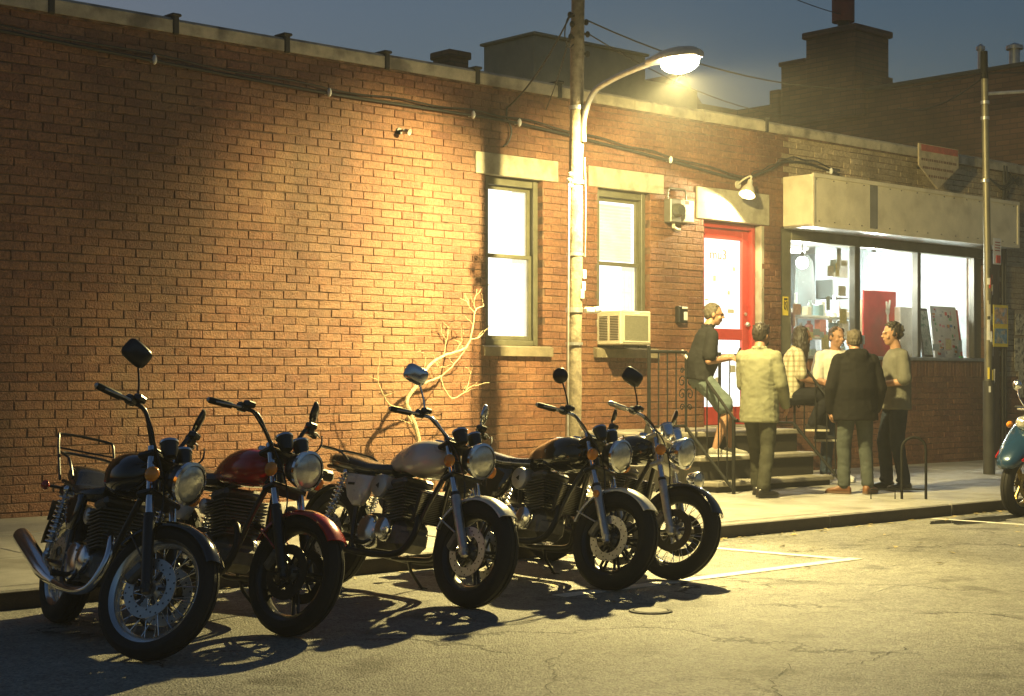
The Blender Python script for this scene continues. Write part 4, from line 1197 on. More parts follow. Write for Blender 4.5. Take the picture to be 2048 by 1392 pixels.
q = MB().tube(spline([V(11.52,12.77,4.30), V(11.50,12.76,4.18), V(11.56,12.75,4.05), V(11.53,12.76,3.92), V(11.46,12.77,3.86)], 6), .010, 6)
tag(q.build('dangling_cable', CAB), 'short black cable end dangling down the brick wall', 'cable')
# ================================================================ MOTORCYCLES
def fender(c, R0, w, a0, a1, n=20, t=.006, drop=.02):
    """arched mudguard round a wheel centre; angles from +X towards +Z"""
    c = Vector(c); rings = []
    prof = [(-w/2, -drop-.012), (-w/2, -drop), (-w*.42, -drop*.35), (-w*.25, 0), (0, .006), (w*.25, 0), (w*.42, -drop*.35), (w/2, -drop), (w/2, -drop-.012), (w*.40, -drop*.35-t), (w*.24, -t), (0, -t+.004), (-w*.24, -t), (-w*.40, -drop*.35-t)]
    for i in range(n+1):
        a = a0+(a1-a0)*i/n
        d = V(cos(a), 0, sin(a))
        rings.append([c + d*(R0+h) + V(0, y, 0) for (y, h) in prof])
    return MB().loft(rings)

def wheel(bike, c, Rr, w, rimr, style, rimmat, M=None, disc=True, dmat=None, name='wheel'):
    c = Vector(c); Y = V(0,1,0)
    rim = MB().lathe([(rimr-.022,-w*.20),(rimr-.016,-w*.30),(rimr+.006,-w*.40),(rimr+.012,-w*.36),(rimr-.002,-w*.28),(rimr-.008,0),(rimr-.002,w*.28),(rimr+.012,w*.36),(rimr+.006,w*.40),(rimr-.016,w*.30),(rimr-.022,w*.20),(rimr-.03,0)], c, Y, 44, closed=True).build(name, rimmat, bike, M)
    T = [(rimr+.002,-w*.34),(rimr+.012,-w*.44),(rimr+.045,-w*.5),(Rr-.04,-w*.49),(Rr-.02,-w*.42),(Rr-.006,-w*.25),(Rr-.0045,-w*.235),(Rr-.010,-w*.225),(Rr-.003,-w*.21),(Rr-.001,-w*.06),(Rr-.007,-w*.05),(Rr-.007,w*.05),(Rr-.001,w*.06),(Rr-.003,w*.21),(Rr-.010,w*.225),(Rr-.0045,w*.235),(Rr-.006,w*.25),(Rr-.02,w*.42),(Rr-.04,w*.49),(rimr+.045,w*.5),(rimr+.012,w*.44),(rimr+.002,w*.34)]
    MB().lathe(T, c, Y, 52, closed=True).build('tyre', RUBBER, rim, M)
    MB().lathe([(.0,-.06),(.028,-.06),(.034,-.05),(.05,-.04),(.04,-.02),(.04,.02),(.05,.04),(.034,.05),(.028,.06),(0,.06)], c, Y, 20).build('hub', ALLOY if style == 'wire' else ENGINE, rim, M)
    q = MB()
    if style == 'wire':
        for i in range(36):
            a = 2*pi*i/36; s = 1 if i % 2 else -1; tw = (.35 if (i//2) % 2 else -.35)
            p0 = c + V(.045*cos(a+tw), s*.042, .045*sin(a+tw)); p1 = c + V((rimr-.018)*cos(a), s*.008, (rimr-.018)*sin(a))
            q.cyl(p0, p1, .0026, n=5)
        q.build('wire_spokes', CHROME, rim, M, kind='stuff')
    else:
        for i in range(style):
            a = 2*pi*i/style
            for da in (-.10, .10):
                p0 = c + V(.04*cos(a+da*2), 0, .04*sin(a+da*2)); p1 = c + V((rimr-.012)*cos(a+da*.9), 0, (rimr-.012)*sin(a+da*.9))
                MB().tube([p0, p1], [.012, .009], 6).build('spoke', rimmat if rimmat != ALLOY else ENGINE, rim, M)
    if disc:
        for s in (-1, 1):
            dm = dmat or ALLOY
            d = MB().lathe([(.095,-.0025),(.148,-.0025),(.148,.0025),(.095,.0025)], c+V(0,s*.068,0), Y, 36, closed=True).build('brake_disc', dm, rim, M)
            q = MB()
            for i in range(30):
                a = 2*pi*i/30
                rr_ = (.106,.122,.138)[i % 3]
                q.cyl(c+V(rr_*cos(a), s*.068-.0032, rr_*sin(a)), c+V(rr_*cos(a), s*.068+.0032, rr_*sin(a)), .0052, n=6)
            for i in range(6):
                a = 2*pi*i/6+.2
                q.box(c+V(.075*cos(a), s*.066, .075*sin(a)), (.06,.004,.016), Matrix.Rotation(-a, 3, 'Y'))
            q.build('drillings', BLACK, rim, M, kind='stuff')
    return rim

def motorcycle(label, fx, fy, rx, ry, lean, steer, g):
    yaw = math.atan2(fy-ry, fx-rx)
    b = thing('motorcycle', label, 'motorcycle', (fx, fy, 0), (-R(lean), 0, yaw), group='motorcycles parked along the kerb')
    G = dict(tank=BLACK, side=BLACK, fend=BLACK, slider=ALLOY, rim=BLACK, spoke=5, Rf=.325, rimf=.235, wf=.11, wr=.14, hb=0.0, mirror='square', mirh=.20, round_air=False, cooler=True, seat='flat', rack=False, grab=False, muffler='black', fog=False, grip=GRIP, engine=ENGINE, cover=CHROME, hl=.100, disc=ALLOY, fa=(38,150), bar=CHROME, mir=BLACK, bucket=BLACK, wb=1.42, slip=1)
    G.update(g)
    Rf = G['Rf']; WB = G['wb']
    rk_ = R(26); fd = V(-sin(rk_), 0, cos(rk_))
    ax0 = V(0,0,Rf)
    A = ax0 + fd*.65 + V(-.045,0,-.022)
    S = Matrix.Translation(A) @ Matrix.Rotation(R(steer), 4, fd) @ Matrix.Translation(-A)
    # front end (turns with the bars)
    wheel(b, ax0, Rf, G['wf'], G['rimf'], G['spoke'], G['rim'], S, True, G['disc'])
    for s in (-1, 1):
        off = V(0, s*.098, 0)
        leg = MB().tube([ax0+off+fd*.30, ax0+off+fd*.74], .0205, 14).build('fork_leg', CHROME, b, S)
        q = MB().tube([ax0+off-fd*.035, ax0+off+fd*.02, ax0+off+fd*.34, ax0+off+fd*.36], [.022,.028,.030,.026], 14)
        q.box(ax0+off+V(.0,0,0), (.055,.05,.06), bev=.014); q.build('fork_slider', G['slider'], leg, S)
        MB().tube([ax0+off+fd*.355, ax0+off+fd*.375], .029, 12).build('dust_seal', BLACK, leg, S)
        q = MB().box(ax0+V(-.105,s*.085,.05), (.06,.05,.12), Matrix.Rotation(R(30),3,'Y'), .014); q.build('brake_caliper', ENGINE if G['disc'] != CHROME else BLACK, b, S)
    q = MB()
    for t in (.48, .69):
        q.box(ax0+fd*t+V(-.02,0,0), (.10,.26,.035), Matrix.Rotation(-rk_,3,'Y'), .012)
    q.cyl(A-fd*.12, A+fd*.08, .035, n=14)
    q.build('triple_clamp', G.get('clamp', BLACK), b, S)
    H = ax0 + fd*.60 + V(.15,0,.015)
    hr = G['hl']
    hd = MB().lathe([(0,-.115),(hr*.45,-.105),(hr*.8,-.07),(hr*.98,-.02),(hr,.012),(hr+.006,.014),(hr+.006,.03),(hr-.006,.034)], H, V(1,0,-.05), 28).build('headlight', G['bucket'], b, S)
    MB().lathe([(hr-.004,.014),(hr+.009,.012),(hr+.010,.032),(hr-.005,.038)], H, V(1,0,-.05), 28).build('bezel', CHROME, hd, S)
    MB().lathe([(hr-.004,.030),(hr*.8,.043),(hr*.45,.052),(0,.056)], H, V(1,0,-.05), 28).build('lens', LENS, hd, S)
    for s in (-1, 1):
        gp = ax0 + fd*.74 + V(.075, s*.06, .025)
        gx = V(-.55,0,.84)
        ga = MB().lathe([(0,-.06),(.03,-.055),(.043,-.02),(.045,.02),(.047,.026),(.04,.03),(0,.028)], gp, gx, 20).build('gauge', G.get('gaugem', BLACK), b, S)
        MB().lathe([(.04,.020),(.049,.020),(.049,.032),(.04,.033)], gp, gx, 20).build('gauge_ring', CHROME, ga, S)
        q = MB().tube([ax0+fd*.58+V(.06,s*.08,0), ax0+fd*.58+V(.07,s*.155,-.005)], .009, 8); 
        ts = q.build('turn_signal', BLACK, b, S)
        MB().ball(ax0+fd*.58+V(.075,s*.178,-.005), (.040,.030,.040), 14).build('lens', AMBER, ts, S)
    hz = ax0.z + .70*cos(rk_) + .035 + G['hb']*.25
    hc = A + fd*.10
    bar = []
    ez = hc.z + .12 + G['hb']
    half = [V(hc.x+.03,0,hc.z+.015), V(hc.x+.03,.07,hc.z+.02), V(hc.x+.02,.12,hc.z+.05+G['hb']*.5), V(hc.x-.01,.19,ez-.01), V(hc.x-.07,.27,ez), V(hc.x-.15,.40,ez+.0)]
    sp_ = spline(half, 5)
    full = [V(p.x,-p.y,p.z) for p in sp_[::-1]] + sp_[1:]
    hbp = MB().tube(full, .0115, 10).build('handlebar', G['bar'], b, S)
    for s in (-1, 1):
        e = V(half[-1].x, s*half[-1].y, half[-1].z); k = V(half[-2].x, s*half[-2].y, half[-2].z)
        dr = (e-k).normalized()
        q = MB().tube([k+dr*.035, k+dr*.04, e+dr*.0, e+dr*.012], [.015,.0185,.0185,.016], 12)
        gr = q.build('grip', G['grip'], hbp, S)
        MB().ball(e+dr*.012, .014, 10).build('bar_end', ALLOY, gr, S)
        q = MB().tube([k+V(.035,0,0), k+V(.055,0,0)+dr*.05, e+V(.045,0,-.005)], [.008,.006,.005], 6)
        q.build('lever', ALLOY, hbp, S)
        q = MB().box(k-dr*.01+V(.012,0,.005), (.05,.06,.05), bev=.012); q.box(k-dr*.035+V(.03,0,.028), (.05,.06,.035), bev=.008)
        q.build('switch_box', BLACK, hbp, S)
        m0 = k - dr*.03 + V(.02,0,.035)
        if s < 0 and G.get('norm'): continue
        mh = G['mirh'] if s < 0 else G['mirh']*.35; out = .06 if s < 0 else .03
        m1 = m0 + V(-.02, s*out*.3, mh*.45); m2 = m0 + V(-.045, s*out, mh)
        mr = MB().tube(spline([m0, m1, m2], 5), .0055, 8).build('mirror', CHROME if G['mir'] == CHROME else BLACK, b, S)
        hcn = m2 + V(-.005, s*.02, .03)
        Rm = Matrix.Rotation(R(-34 if s < 0 else 38), 3, 'Z') @ Matrix.Rotation(R(6), 3, 'Y') @ Matrix.Rotation(R(-16), 3, 'X')
        if G['mirror'] == 'round':
            axm = Rm @ V(1,0,0)
            q = MB().lathe([(0,.022),(.03,.018),(.05,.004),(.053,-.006),(.048,-.008),(0,-.006)], hcn, axm, 22)
        else:
            pts_ = []
            wq, hq = .074, .056
            for i in range(20):
                a = 2*pi*i/20
                cx_ = abs(cos(a))**.55*(1 if cos(a) > 0 else -1)*wq; sz_ = abs(sin(a))**.55*(1 if sin(a) > 0 else -1)*hq
                pts_.append((cx_, sz_))
            rings = []
            for (dx, sc_) in ((-.008,.94),(-.006,1.0),(.006,.98),(.018,.8),(.025,.45)):
                rings.append([hcn + Rm @ V(dx, y*sc_, z*sc_) for y, z in pts_])
            q = MB().loft(rings)
        q.build('mirror_head', G['mir'], mr, S)
    q = MB()
    q.tube(spline([hc+V(.05,-.27,.10+G['hb']), hc+V(.12,-.2,.02+G['hb']*.6), hc+V(.10,-.08,-.10), hc+V(.02,-.04,-.2)], 5), .005, 6)
    q.tube(spline([hc+V(.05,.27,.10+G['hb']), hc+V(.12,.2,.03+G['hb']*.6), hc+V(.09,.07,-.08), hc+V(.0,.05,-.2)], 5), .005, 6)
    q.tube(spline([hc+V(.04,-.24,.09+G['hb']), hc+V(.15,-.12,-.05), ax0+fd*.45+V(.05,-.05,0), ax0+V(-.08,-.08,.12)], 6), .005, 6)
    q.build('control_cables', BLACK, b, S)
    a0, a1 = G['fa']
    fe = fender(ax0, Rf+.016, G['wf']+.02, R(a0), R(a1)).build('front_fender', G['fend'], b, S)
    q = MB()
    for s in (-1, 1):
        q.tube([ax0+V((Rf+.01)*cos(R(a1-12)), s*(G['wf']/2+.012), (Rf+.01)*sin(R(a1-12))), ax0+V(-.02,s*.09,.06)], .0055, 6)
    q.build('fender_stay', G['fend'] if G['fend'] != BLACK else BLACK, fe, S)
    if G['fog']:
        for s in (1,):
            p = ax0+fd*.46+V(.13, s*.19, .0)
            fg = MB().lathe([(0,-.075),(.045,-.06),(.062,-.015),(.064,.01),(.067,.012),(.067,.022),(.058,.024)], p, V(1,0,0), 22).build('fog_lamp', CHROME, b, S)
            MB().lathe([(.06,.018),(.045,.03),(0,.038)], p, V(1,0,0), 22).build('lens', LENS, fg, S)
            MB().ball(p+V(.01,.0,-.105), (.03,.026,.026), 12).build('lower_signal', AMBER, fg, S)
            MB().tube([p+V(-.02,0,-.05), p+V(-.03,-.09,-.06), ax0+fd*.42+V(0,.1,0)], .009, 8).build('lamp_bracket', CHROME, fg, S)
    if G.get('reflector'):
        for s in (-1, 1):
            MB().lathe([(0,-.004),(.024,-.004),(.024,.006),(0,.01)], ax0+fd*.30+V(.012,s*.132,.0), V(0,s,0), 16).build('reflector', AMBER, b, S)

    # tank
    rings = []
    TK = [(-.345,.035,.915,.86),(-.37,.085,.94,.815),(-.42,.128,.962,.785),(-.50,.150,.975,.765),(-.60,.150,.972,.757),(-.70,.132,.952,.755),(-.80,.104,.915,.757),(-.87,.08,.872,.762),(-.895,.055,.845,.775)]
    if G.get('teardrop'): TK = [(x, w_*(1.08 if x > -.7 else .86), zt+.01, zb+(.012 if x < -.6 else -.012)) for (x, w_, zt, zb) in TK]
    for (x, w_, zt, zb) in TK:
        zc, hh = (zt+zb)/2, (zt-zb)/2
        rr_ = []
        for k in range(24):
            a = 2*pi*k/24
            ca, sa = cos(a), sin(a)
            e1 = .72
            y = abs(ca)**e1*(1 if ca > 0 else -1)*w_
            z = abs(sa)**(.85 if sa > 0 else .55)*(1 if sa > 0 else -1)*hh
            y *= 1 - .16*max(0, sa)
            rr_.append(V(x, y, zc+z))
        rings.append(rr_)
    tk = MB().loft(rings).build('fuel_tank', G['tank'], b, smooth=60)
    MB().lathe([(0,.016),(.028,.015),(.034,.006),(.036,-.01)], V(-.50,0,.976), V(0,0,1), 20).build('filler_cap', CHROME, tk)
    if G.get('badge'):
        for s in (-1, 1):
            MB().box((-.585, s*.1485, .855), (.10,.004,.022), Matrix.Rotation(R(8),3,'Y'), .002).build('badge', ALLOY, tk)
    # seat
    prof = {'flat': [(-.84,.075,.825,.74),(-.93,.118,.815,.735),(-1.05,.135,.818,.735),(-1.18,.138,.842,.74),(-1.32,.130,.862,.75),(-1.45,.112,.868,.765),(-1.53,.08,.86,.785),(-1.555,.045,.845,.80)],
            'stepped': [(-.84,.075,.80,.70),(-.92,.13,.775,.69),(-1.04,.155,.765,.69),(-1.14,.15,.785,.70),(-1.20,.12,.85,.72),(-1.30,.118,.87,.74),(-1.42,.105,.875,.765),(-1.52,.07,.87,.785)]}[G['seat']]
    rings = []
    for (x, w_, zt, zb) in prof:
        zc, hh = (zt+zb)/2, (zt-zb)/2
        rings.append([V(x, abs(cos(2*pi*k/20))**.6*(1 if cos(2*pi*k/20) > 0 else -1)*w_, zc+abs(sin(2*pi*k/20))**.7*(1 if sin(2*pi*k/20) > 0 else -1)*hh) for k in range(20)])
    se = MB().loft(rings).build('seat', LEATHER, b, smooth=60)
    q = MB()
    for s in (-1, 1):
        q.tube([V(x, s*w_*1.0, (zt+zb)/2-.004) for (x, w_, zt, zb) in prof], .004, 6)
    q.build('seat_piping', G.get('pipe', BLACK), se)
    for s in (-1, 1):
        poly = [(-.93,.725),(-1.21,.735),(-1.215,.66),(-1.17,.575),(-1.10,.525),(-1.02,.53),(-.965,.60)]
        q = MB()
        n_ = len(poly); cxp = sum(p[0] for p in poly)/n_; czp = sum(p[1] for p in poly)/n_
        rings = [[V(cxp+(p[0]-cxp)*k_, s*(.115+d_), czp+(p[1]-czp)*k_) for p in poly] for (k_, d_) in ((1,0),(1,.022),(.94,.034),(.6,.042),(.1,.044))]
        if s < 0: rings = [r_[::-1] for r_ in rings]
        sp2 = q.loft(rings).build('side_panel', G['side'], b, smooth=50)
        MB().box((-1.13, s*.160, .665), (.07,.003,.016)).build('badge', BLACK if G['side'] != BLACK else ALLOY, sp2)
    # frame, swingarm, shocks
    q = MB()
    q.tube(spline([V(-.34,0,.86), V(-.6,0,.79), V(-.95,0,.73), V(-1.3,0,.74), V(-1.52,0,.77)], 4), .02, 10)
    for s in (-1, 1):
        q.tube(spline([V(-.35,s*.02,.80), V(-.43,s*.06,.58), V(-.49,s*.10,.36), V(-.55,s*.13,.265), V(-.75,s*.14,.245), V(-1.0,s*.14,.25), V(-1.08,s*.12,.40), V(-1.10,s*.11,.62), V(-1.16,s*.11,.74)], 4), .0165, 10)
        q.tube([V(-.96,s*.10,.735), V(-1.50,s*.10,.775)], .013, 8)
    q.build('frame', G.get('framem', BLACK), b)
    q = MB()
    for s in (-1, 1): q.tube([V(-1.04,s*.12,.335), V(-WB-.02,s*.12,.325)], .019, 8)
    q.build('swingarm', G.get('framem', BLACK), b)
    for s in (-1, 1):
        p0, p1 = V(-WB+.06,s*.150,.37), V(-1.225,s*.150,.735)
        d_ = (p1-p0).normalized(); u_ = d_.cross(V(0,1,0)).normalized(); w2_ = d_.cross(u_)
        q = MB().tube([p0, p1], .013, 8); q.tube([p0+d_*.04, p0+d_*.16], .02, 10); q.ball(p0, .022, 10); q.ball(p1, .022, 10)
        shk = q.build('shock_absorber', CHROME, b)
        q = MB().tube([p0+d_*(.07+.28*i/96)+u_*(.030*cos(2*pi*i/10))+w2_*(.030*sin(2*pi*i/10)) for i in range(97)], .0048, 6)
        q.build('spring', CHROME if G.get('spring', 1) else BLACK, shk)
    # rear wheel, mudguard, lights
    rc = V(-WB,0,.325)
    wheel(b, rc, .325, G['wr'], .225, G['spoke'], G['rim'], None, True, G['disc'], 'wheel')
    rf = fender(rc, .345, G['wr']+.04, R(55), R(165), 18).build('rear_fender', G.get('rfend', BLACK), b)
    tlp = V(-1.66,0,.72)
    tl_ = MB().box(tlp, (.07,.12,.075), bev=.02).build('tail_light', BLACK, b)
    MB().box(tlp+V(-.03,0,0), (.035,.105,.06), bev=.014).build('lens', REDLENS, tl_)
    MB().box(V(-1.70,0,.60), (.008,.17,.12), Matrix.Rotation(R(15),3,'Y'), .002).build('number_plate', ENGINE, b)
    for s in (-1, 1):
        ts = MB().tube([V(-1.56,s*.06,.735), V(-1.575,s*.15,.735)], .009, 8).build('turn_signal', BLACK, b)
        MB().ball(V(-1.58,s*.172,.735), (.032,.024,.03), 12).build('lens', G.get('rearsig', AMBER), ts)
    if G['grab'] or G['rack']:
        q = MB(); zz = .90 if G['rack'] else .87
        q.tube(spline([V(-1.22,-.135,.80), V(-1.34,-.14,zz), V(-1.55,-.13,zz+.03), V(-1.66,-.07,zz+.035), V(-1.66,.07,zz+.035), V(-1.55,.13,zz+.03), V(-1.34,.14,zz), V(-1.22,.135,.80)], 5), .008, 8)
        if G['rack']:
            q.tube(spline([V(-1.40,-.15,.78), V(-1.55,-.16,1.0), V(-1.60,-.12,1.035), V(-1.60,.12,1.035), V(-1.55,.16,1.0), V(-1.40,.15,.78)], 5), .008, 8)
            q.tube([V(-1.53,-.155,.955), V(-1.53,.155,.955)], .006, 6)
        q.build('grab_rail', G.get('rackm', BLACK), b)
    # engine
    en = MB().box((-.78,0,.375), (.40,.25,.20), bev=.045); en.box((-.92,0,.40), (.22,.23,.20), bev=.05); en.box((-.66,0,.36), (.20,.22,.15), bev=.04)
    eng = en.build('engine', G['engine'], b)
    ry_ = Matrix.Rotation(R(-12), 3, 'Y')
    cylc = V(-.665,0,.47)
    q = MB()
    for i in range(11):
        wdt = .27 if i < 7 else .29
        q.box(cylc + ry_ @ V(0,0,.019*i), (.19 if i < 7 else .21, wdt, .0075), ry_, .002)
    q.box(cylc + ry_ @ V(0,0,.1), (.14,.21,.21), ry_)
    q.build('cylinder_fins', G.get('finm', ENGINE), eng)
    q = MB().box(cylc + ry_ @ V(0,0,.235), (.18,.25,.055), ry_, .02); q.build('rocker_cover', G.get('finm', ENGINE), eng)
    for s in (-1, 1):
        cvm = G['cover']
        MB().lathe([(.105,-.04),(.108,0),(.10,.016),(.075,.024),(0,.027)], V(-.90,s*.135,.375), V(0,s,0), 28).build('engine_cover', cvm, eng)
        MB().lathe([(.075,-.04),(.078,0),(.072,.018),(.05,.027),(0,.03)], V(-.735,s*.14,.40), V(0,s,0), 26).build('engine_cover', cvm, eng)
        q = MB()
        for i in range(9):
            a = 2*pi*i/9; q.cyl(V(-.90+.096*cos(a),s*.145,.375+.096*sin(a)), V(-.90+.096*cos(a),s*.158,.375+.096*sin(a)), .006, n=8)
        q.build('cover_bolts', ALLOY, eng, kind='stuff')
        if G['round_air']:
            ac_ = MB().lathe([(.074,-.08),(.076,0),(.07,.012),(.05,.016),(0,.017)], V(-.83,s*.155,.665), V(0,s,0), 26).build('air_cover', G.get('airm', ALLOY), b)
            q = MB().lathe([(.0,.003),(.02,.003),(.02,0)], V(-.83,s*.172,.665), V(0,s,0), 3); q.build('emblem', BLACK, ac_)
        else:
            MB().lathe([(.03,-.08),(.045,0),(.045,.03),(.03,.04),(0,.042)], V(-.85,s*.10,.62), V(0,s,0), 18).build('carburettor', ALLOY, b)
        MB().tube([V(-.90,s*.14,.30), V(-.90,s*.24,.30)], [.012,.018], 8).build('foot_peg', GRIP, b)
    if G['cooler']:
        q = MB().box((-.475,0,.56), (.03,.25,.20), Matrix.Rotation(R(14),3,'Y'), .006); co = q.build('radiator', BLACK, b)
        q = MB()
        for i in range(16): q.box(V(-.457-.0045*(8-i)*.0,0,.56)+Matrix.Rotation(R(14),3,'Y') @ V(.0,0,-.085+.0112*i), (.006,.235,.0035), Matrix.Rotation(R(14),3,'Y'))
        q.build('radiator_fins', ENGINE, co)
    mufm = {'black': pm('satin_black_exhaust', (.02,.02,.02), .4, metal=.3), 'chrome': CHROME}[G['muffler']]
    for s in (-1, 1):
        q = MB().tube(spline([V(-.58,s*.075,.55), V(-.50,s*.09,.52), V(-.45,s*.11,.42), V(-.49,s*.15,.29), V(-.60,s*.175,.245), V(-.85,s*.18,.235), V(-1.02,s*.185,.245)], 5), .021, 12)
        ep = q.build('exhaust_pipe', mufm if s else mufm, b)
        e1 = V(-1.68,s*.215,.43) if G['slip'] else V(-1.62,s*.21,.30)
        p = [V(-1.0,s*.185,.245), V(-1.10,s*.19,.262), V(-1.22,s*.195,.29), e1-V(-.12,0,.03)*.9, e1, e1+V(.012,0,-.003)]
        MB().tube(p, [.022,.036,.047,.050,.048,.034], 16).build('muffler', mufm, ep)
    MB().tube([V(-.80,.13,.26), V(-.83,.20,.17), V(-.86,.34,.34*math.tan(R(lean)))], [.012,.011,.009], 8).build('side_stand', BLACK, b)
    MB().box(V(-.86,.345,.345*math.tan(R(lean))+.006), (.06,.035,.008), bev=.003).build('stand_foot', BLACK, b)
    return b

SILVERP = pm('silver_tank_paint', (.78,.75,.65), .28, metal=.12, var=.05, coat=.8)
REDP = pm('metallic_red_paint', (.55,.012,.012), .22, metal=.1, var=.08, coat=1.0)
WHITEP = pm('pearl_white_paint', (.78,.76,.70), .3, var=.05, coat=.6)
SILVERW = pm('silver_fender_paint', (.74,.71,.62), .3, metal=.3, var=.05, coat=.6)
BLKP = pm('gloss_black_paint', (.008,.008,.009), .12, var=.2, coat=1.0)
POLRIM = pm('polished_rim', (.75,.74,.70), .2, metal=1, var=.08)
DARKDISC = pm('dark_disc', (.06,.055,.05), .4, metal=.8, var=.2)

motorcycle('black motorcycle with bright rims, tail rack and tall square mirror, largest of the row', 3.82, 6.86, 4.08, 8.24, 12, 33,
   dict(tank=BLKP, side=BLKP, fend=BLKP, slider=BLACK, rim=POLRIM, spoke='wire', Rf=.335, rimf=.252, wf=.11, hb=.055, mirh=.165, bar=BLACK, seat='stepped', rack=True, cooler=False, muffler='chrome', wb=1.41, teardrop=True, hl=.10, rearsig=REDLENS))
motorcycle('motorcycle with metallic red tank, red front fender and white side panel', 4.76, 7.02, 4.83, 8.43, 10, 13,
   dict(tank=REDP, side=WHITEP, fend=REDP, slider=BLACK, rim=BLACK, spoke=5, Rf=.325, rimf=.245, wf=.115, hb=.045, bar=BLACK, mirror='square', norm=True, mirh=.14, cooler=False, muffler='black', fa=(38,155), mir=BLACK, disc=DARKDISC))
motorcycle('motorcycle with silver teardrop tank, silver side panel and fender', 6.14, 7.17, 6.16, 8.58, 12, 4,
   dict(tank=SILVERP, side=SILVERP, fend=SILVERW, rim=BLACK, spoke=5, Rf=.325, rimf=.222, wf=.125, grab=True, round_air=True, airm=ALLOY, mir=CHROME, mirh=.17, badge=True, teardrop=True, fa=(45,160)))
motorcycle('black motorcycle with pale front fender and round orange fork reflectors', 7.32, 7.17, 7.34, 8.58, 13, 7,
   dict(tank=BLKP, side=BLKP, fend=SILVERW, rim=BLACK, spoke=10, Rf=.325, rimf=.225, wf=.125, round_air=True, reflector=True, mirror='round', mirh=.16, badge=True, pipe=WHITEP, teardrop=True, fa=(40,165)))  # white piping paints in the highlight along this seat
motorcycle('black and chrome motorcycle with wire wheels and an extra fog lamp', 8.02, 7.27, 8.22, 8.65, 11, 20,
   dict(tank=BLKP, side=BLKP, fend=BLKP, slider=ALLOY, rim=BLACK, spoke='wire', Rf=.325, rimf=.235, wf=.12, fog=True, mirh=.16, bar=CHROME, clamp=ALLOY, gaugem=CHROME, bucket=CHROME, grip=ALLOY, disc=DARKDISC, fa=(30,130), hb=-.03))

# ---------------------------------------------------------------- blue scooter cut off at the right
sc = thing('scooter', 'dark blue scooter with red stripe and gold wheel beside the kerb', 'scooter', (14.50, 8.44, 0), (R(-5), 0, R(180)))
BLUEP = pm('deep_blue_paint', (.012,.05,.11), .2, metal=.2, var=.08, coat=1.0)
GOLD = pm('gold_wheel_paint', (.50,.38,.14), .35, metal=.7, var=.1)
wheel(sc, (0,0,.325), .325, .13, .225, 6, GOLD, None, True, GOLD)
rings = []
for (x, w_, zb, zt) in ((.36,.03,.50,.535),(.33,.10,.475,.60),(.22,.15,.50,.72),(.08,.18,.60,.84),(-.08,.20,.66,.96),(-.24,.22,.60,1.05),(-.36,.24,.40,1.02),(-.44,.25,.30,.90)):
    zc, hh = (zt+zb)/2, (zt-zb)/2
    rings.append([V(x, abs(cos(2*pi*k/20))**.7*(1 if cos(2*pi*k/20) > 0 else -1)*w_, zc+abs(sin(2*pi*k/20))**.8*(1 if sin(2*pi*k/20) > 0 else -1)*hh) for k in range(20)])
MB().loft(rings).build('front_cowl', BLUEP, sc, smooth=60)
for s in (-1, 1):
    MB().tube([V(.27,s*.146,.58), V(.1,s*.185,.66), V(-.2,s*.222,.78)], [.012,.02,.014], 6).build('red_stripe', REDP, sc)
    MB().tube([V(0,s*.09,.325), V(-.2,s*.09,.72)], .03, 10).build('fork_leg', ALLOY, sc)
    q = MB().ball((.03,s*.16,.90), (.05,.03,.035), 12); q.build('turn_signal', AMBER, sc)
    q = MB().tube(spline([V(-.3,s*.18,1.05), V(-.27,s*.25,1.15), V(-.3,s*.30,1.25)], 4), .007, 6); mq = q.build('mirror', CHROME, sc)
    MB().lathe([(0,.02),(.04,.01),(.055,-.005),(0,-.006)], V(-.3,s*.31,1.28), V(1,0,0), 18).build('mirror_head', CHROME, mq)
    MB().tube([V(-.34,s*.16,1.06), V(-.40,s*.36,1.05)], .018, 10).build('grip', GRIP, sc)
MB().ball((.01,0,.93), (.10,.10,.075), 18).build('headlight', LENS, sc)
MB().tube([V(-.34,-.3,1.04), V(-.32,0,1.06), V(-.34,.3,1.04)], .014, 10).build('handlebar', CHROME, sc)
MB().bx(-.95, -.40, -.2, .2, .26, .34, .03).build('footboard', BLUEP, sc)
rings = []
for (x, w_, zb, zt) in ((-.86,.16,.34,.60),(-.95,.22,.34,.72),(-1.2,.24,.36,.74),(-1.5,.20,.45,.74),(-1.68,.10,.58,.74)):
    zc, hh = (zt+zb)/2, (zt-zb)/2
    rings.append([V(x, abs(cos(2*pi*k/18))**.7*(1 if cos(2*pi*k/18) > 0 else -1)*w_, zc+abs(sin(2*pi*k/18))**.7*(1 if sin(2*pi*k/18) > 0 else -1)*hh) for k in range(18)])
MB().loft(rings).build('rear_body', BLUEP, sc, smooth=60)
MB().bx(-1.55, -.9, -.14, .14, .742, .84, .045).build('seat', LEATHER, sc)
wheel(sc, (-1.32,0,.29), .29, .14, .19, 6, GOLD, None, False)
MB().tube([V(-.9,.10,.3), V(-.95,.25,.05), V(-.97,.30,.03)], .012, 8).build('side_stand', BLACK, sc)
MB().tube([V(-.9,.0,.3), V(-1.32,.0,.29)], .05, 10).build('swing_unit', ENGINE, sc)
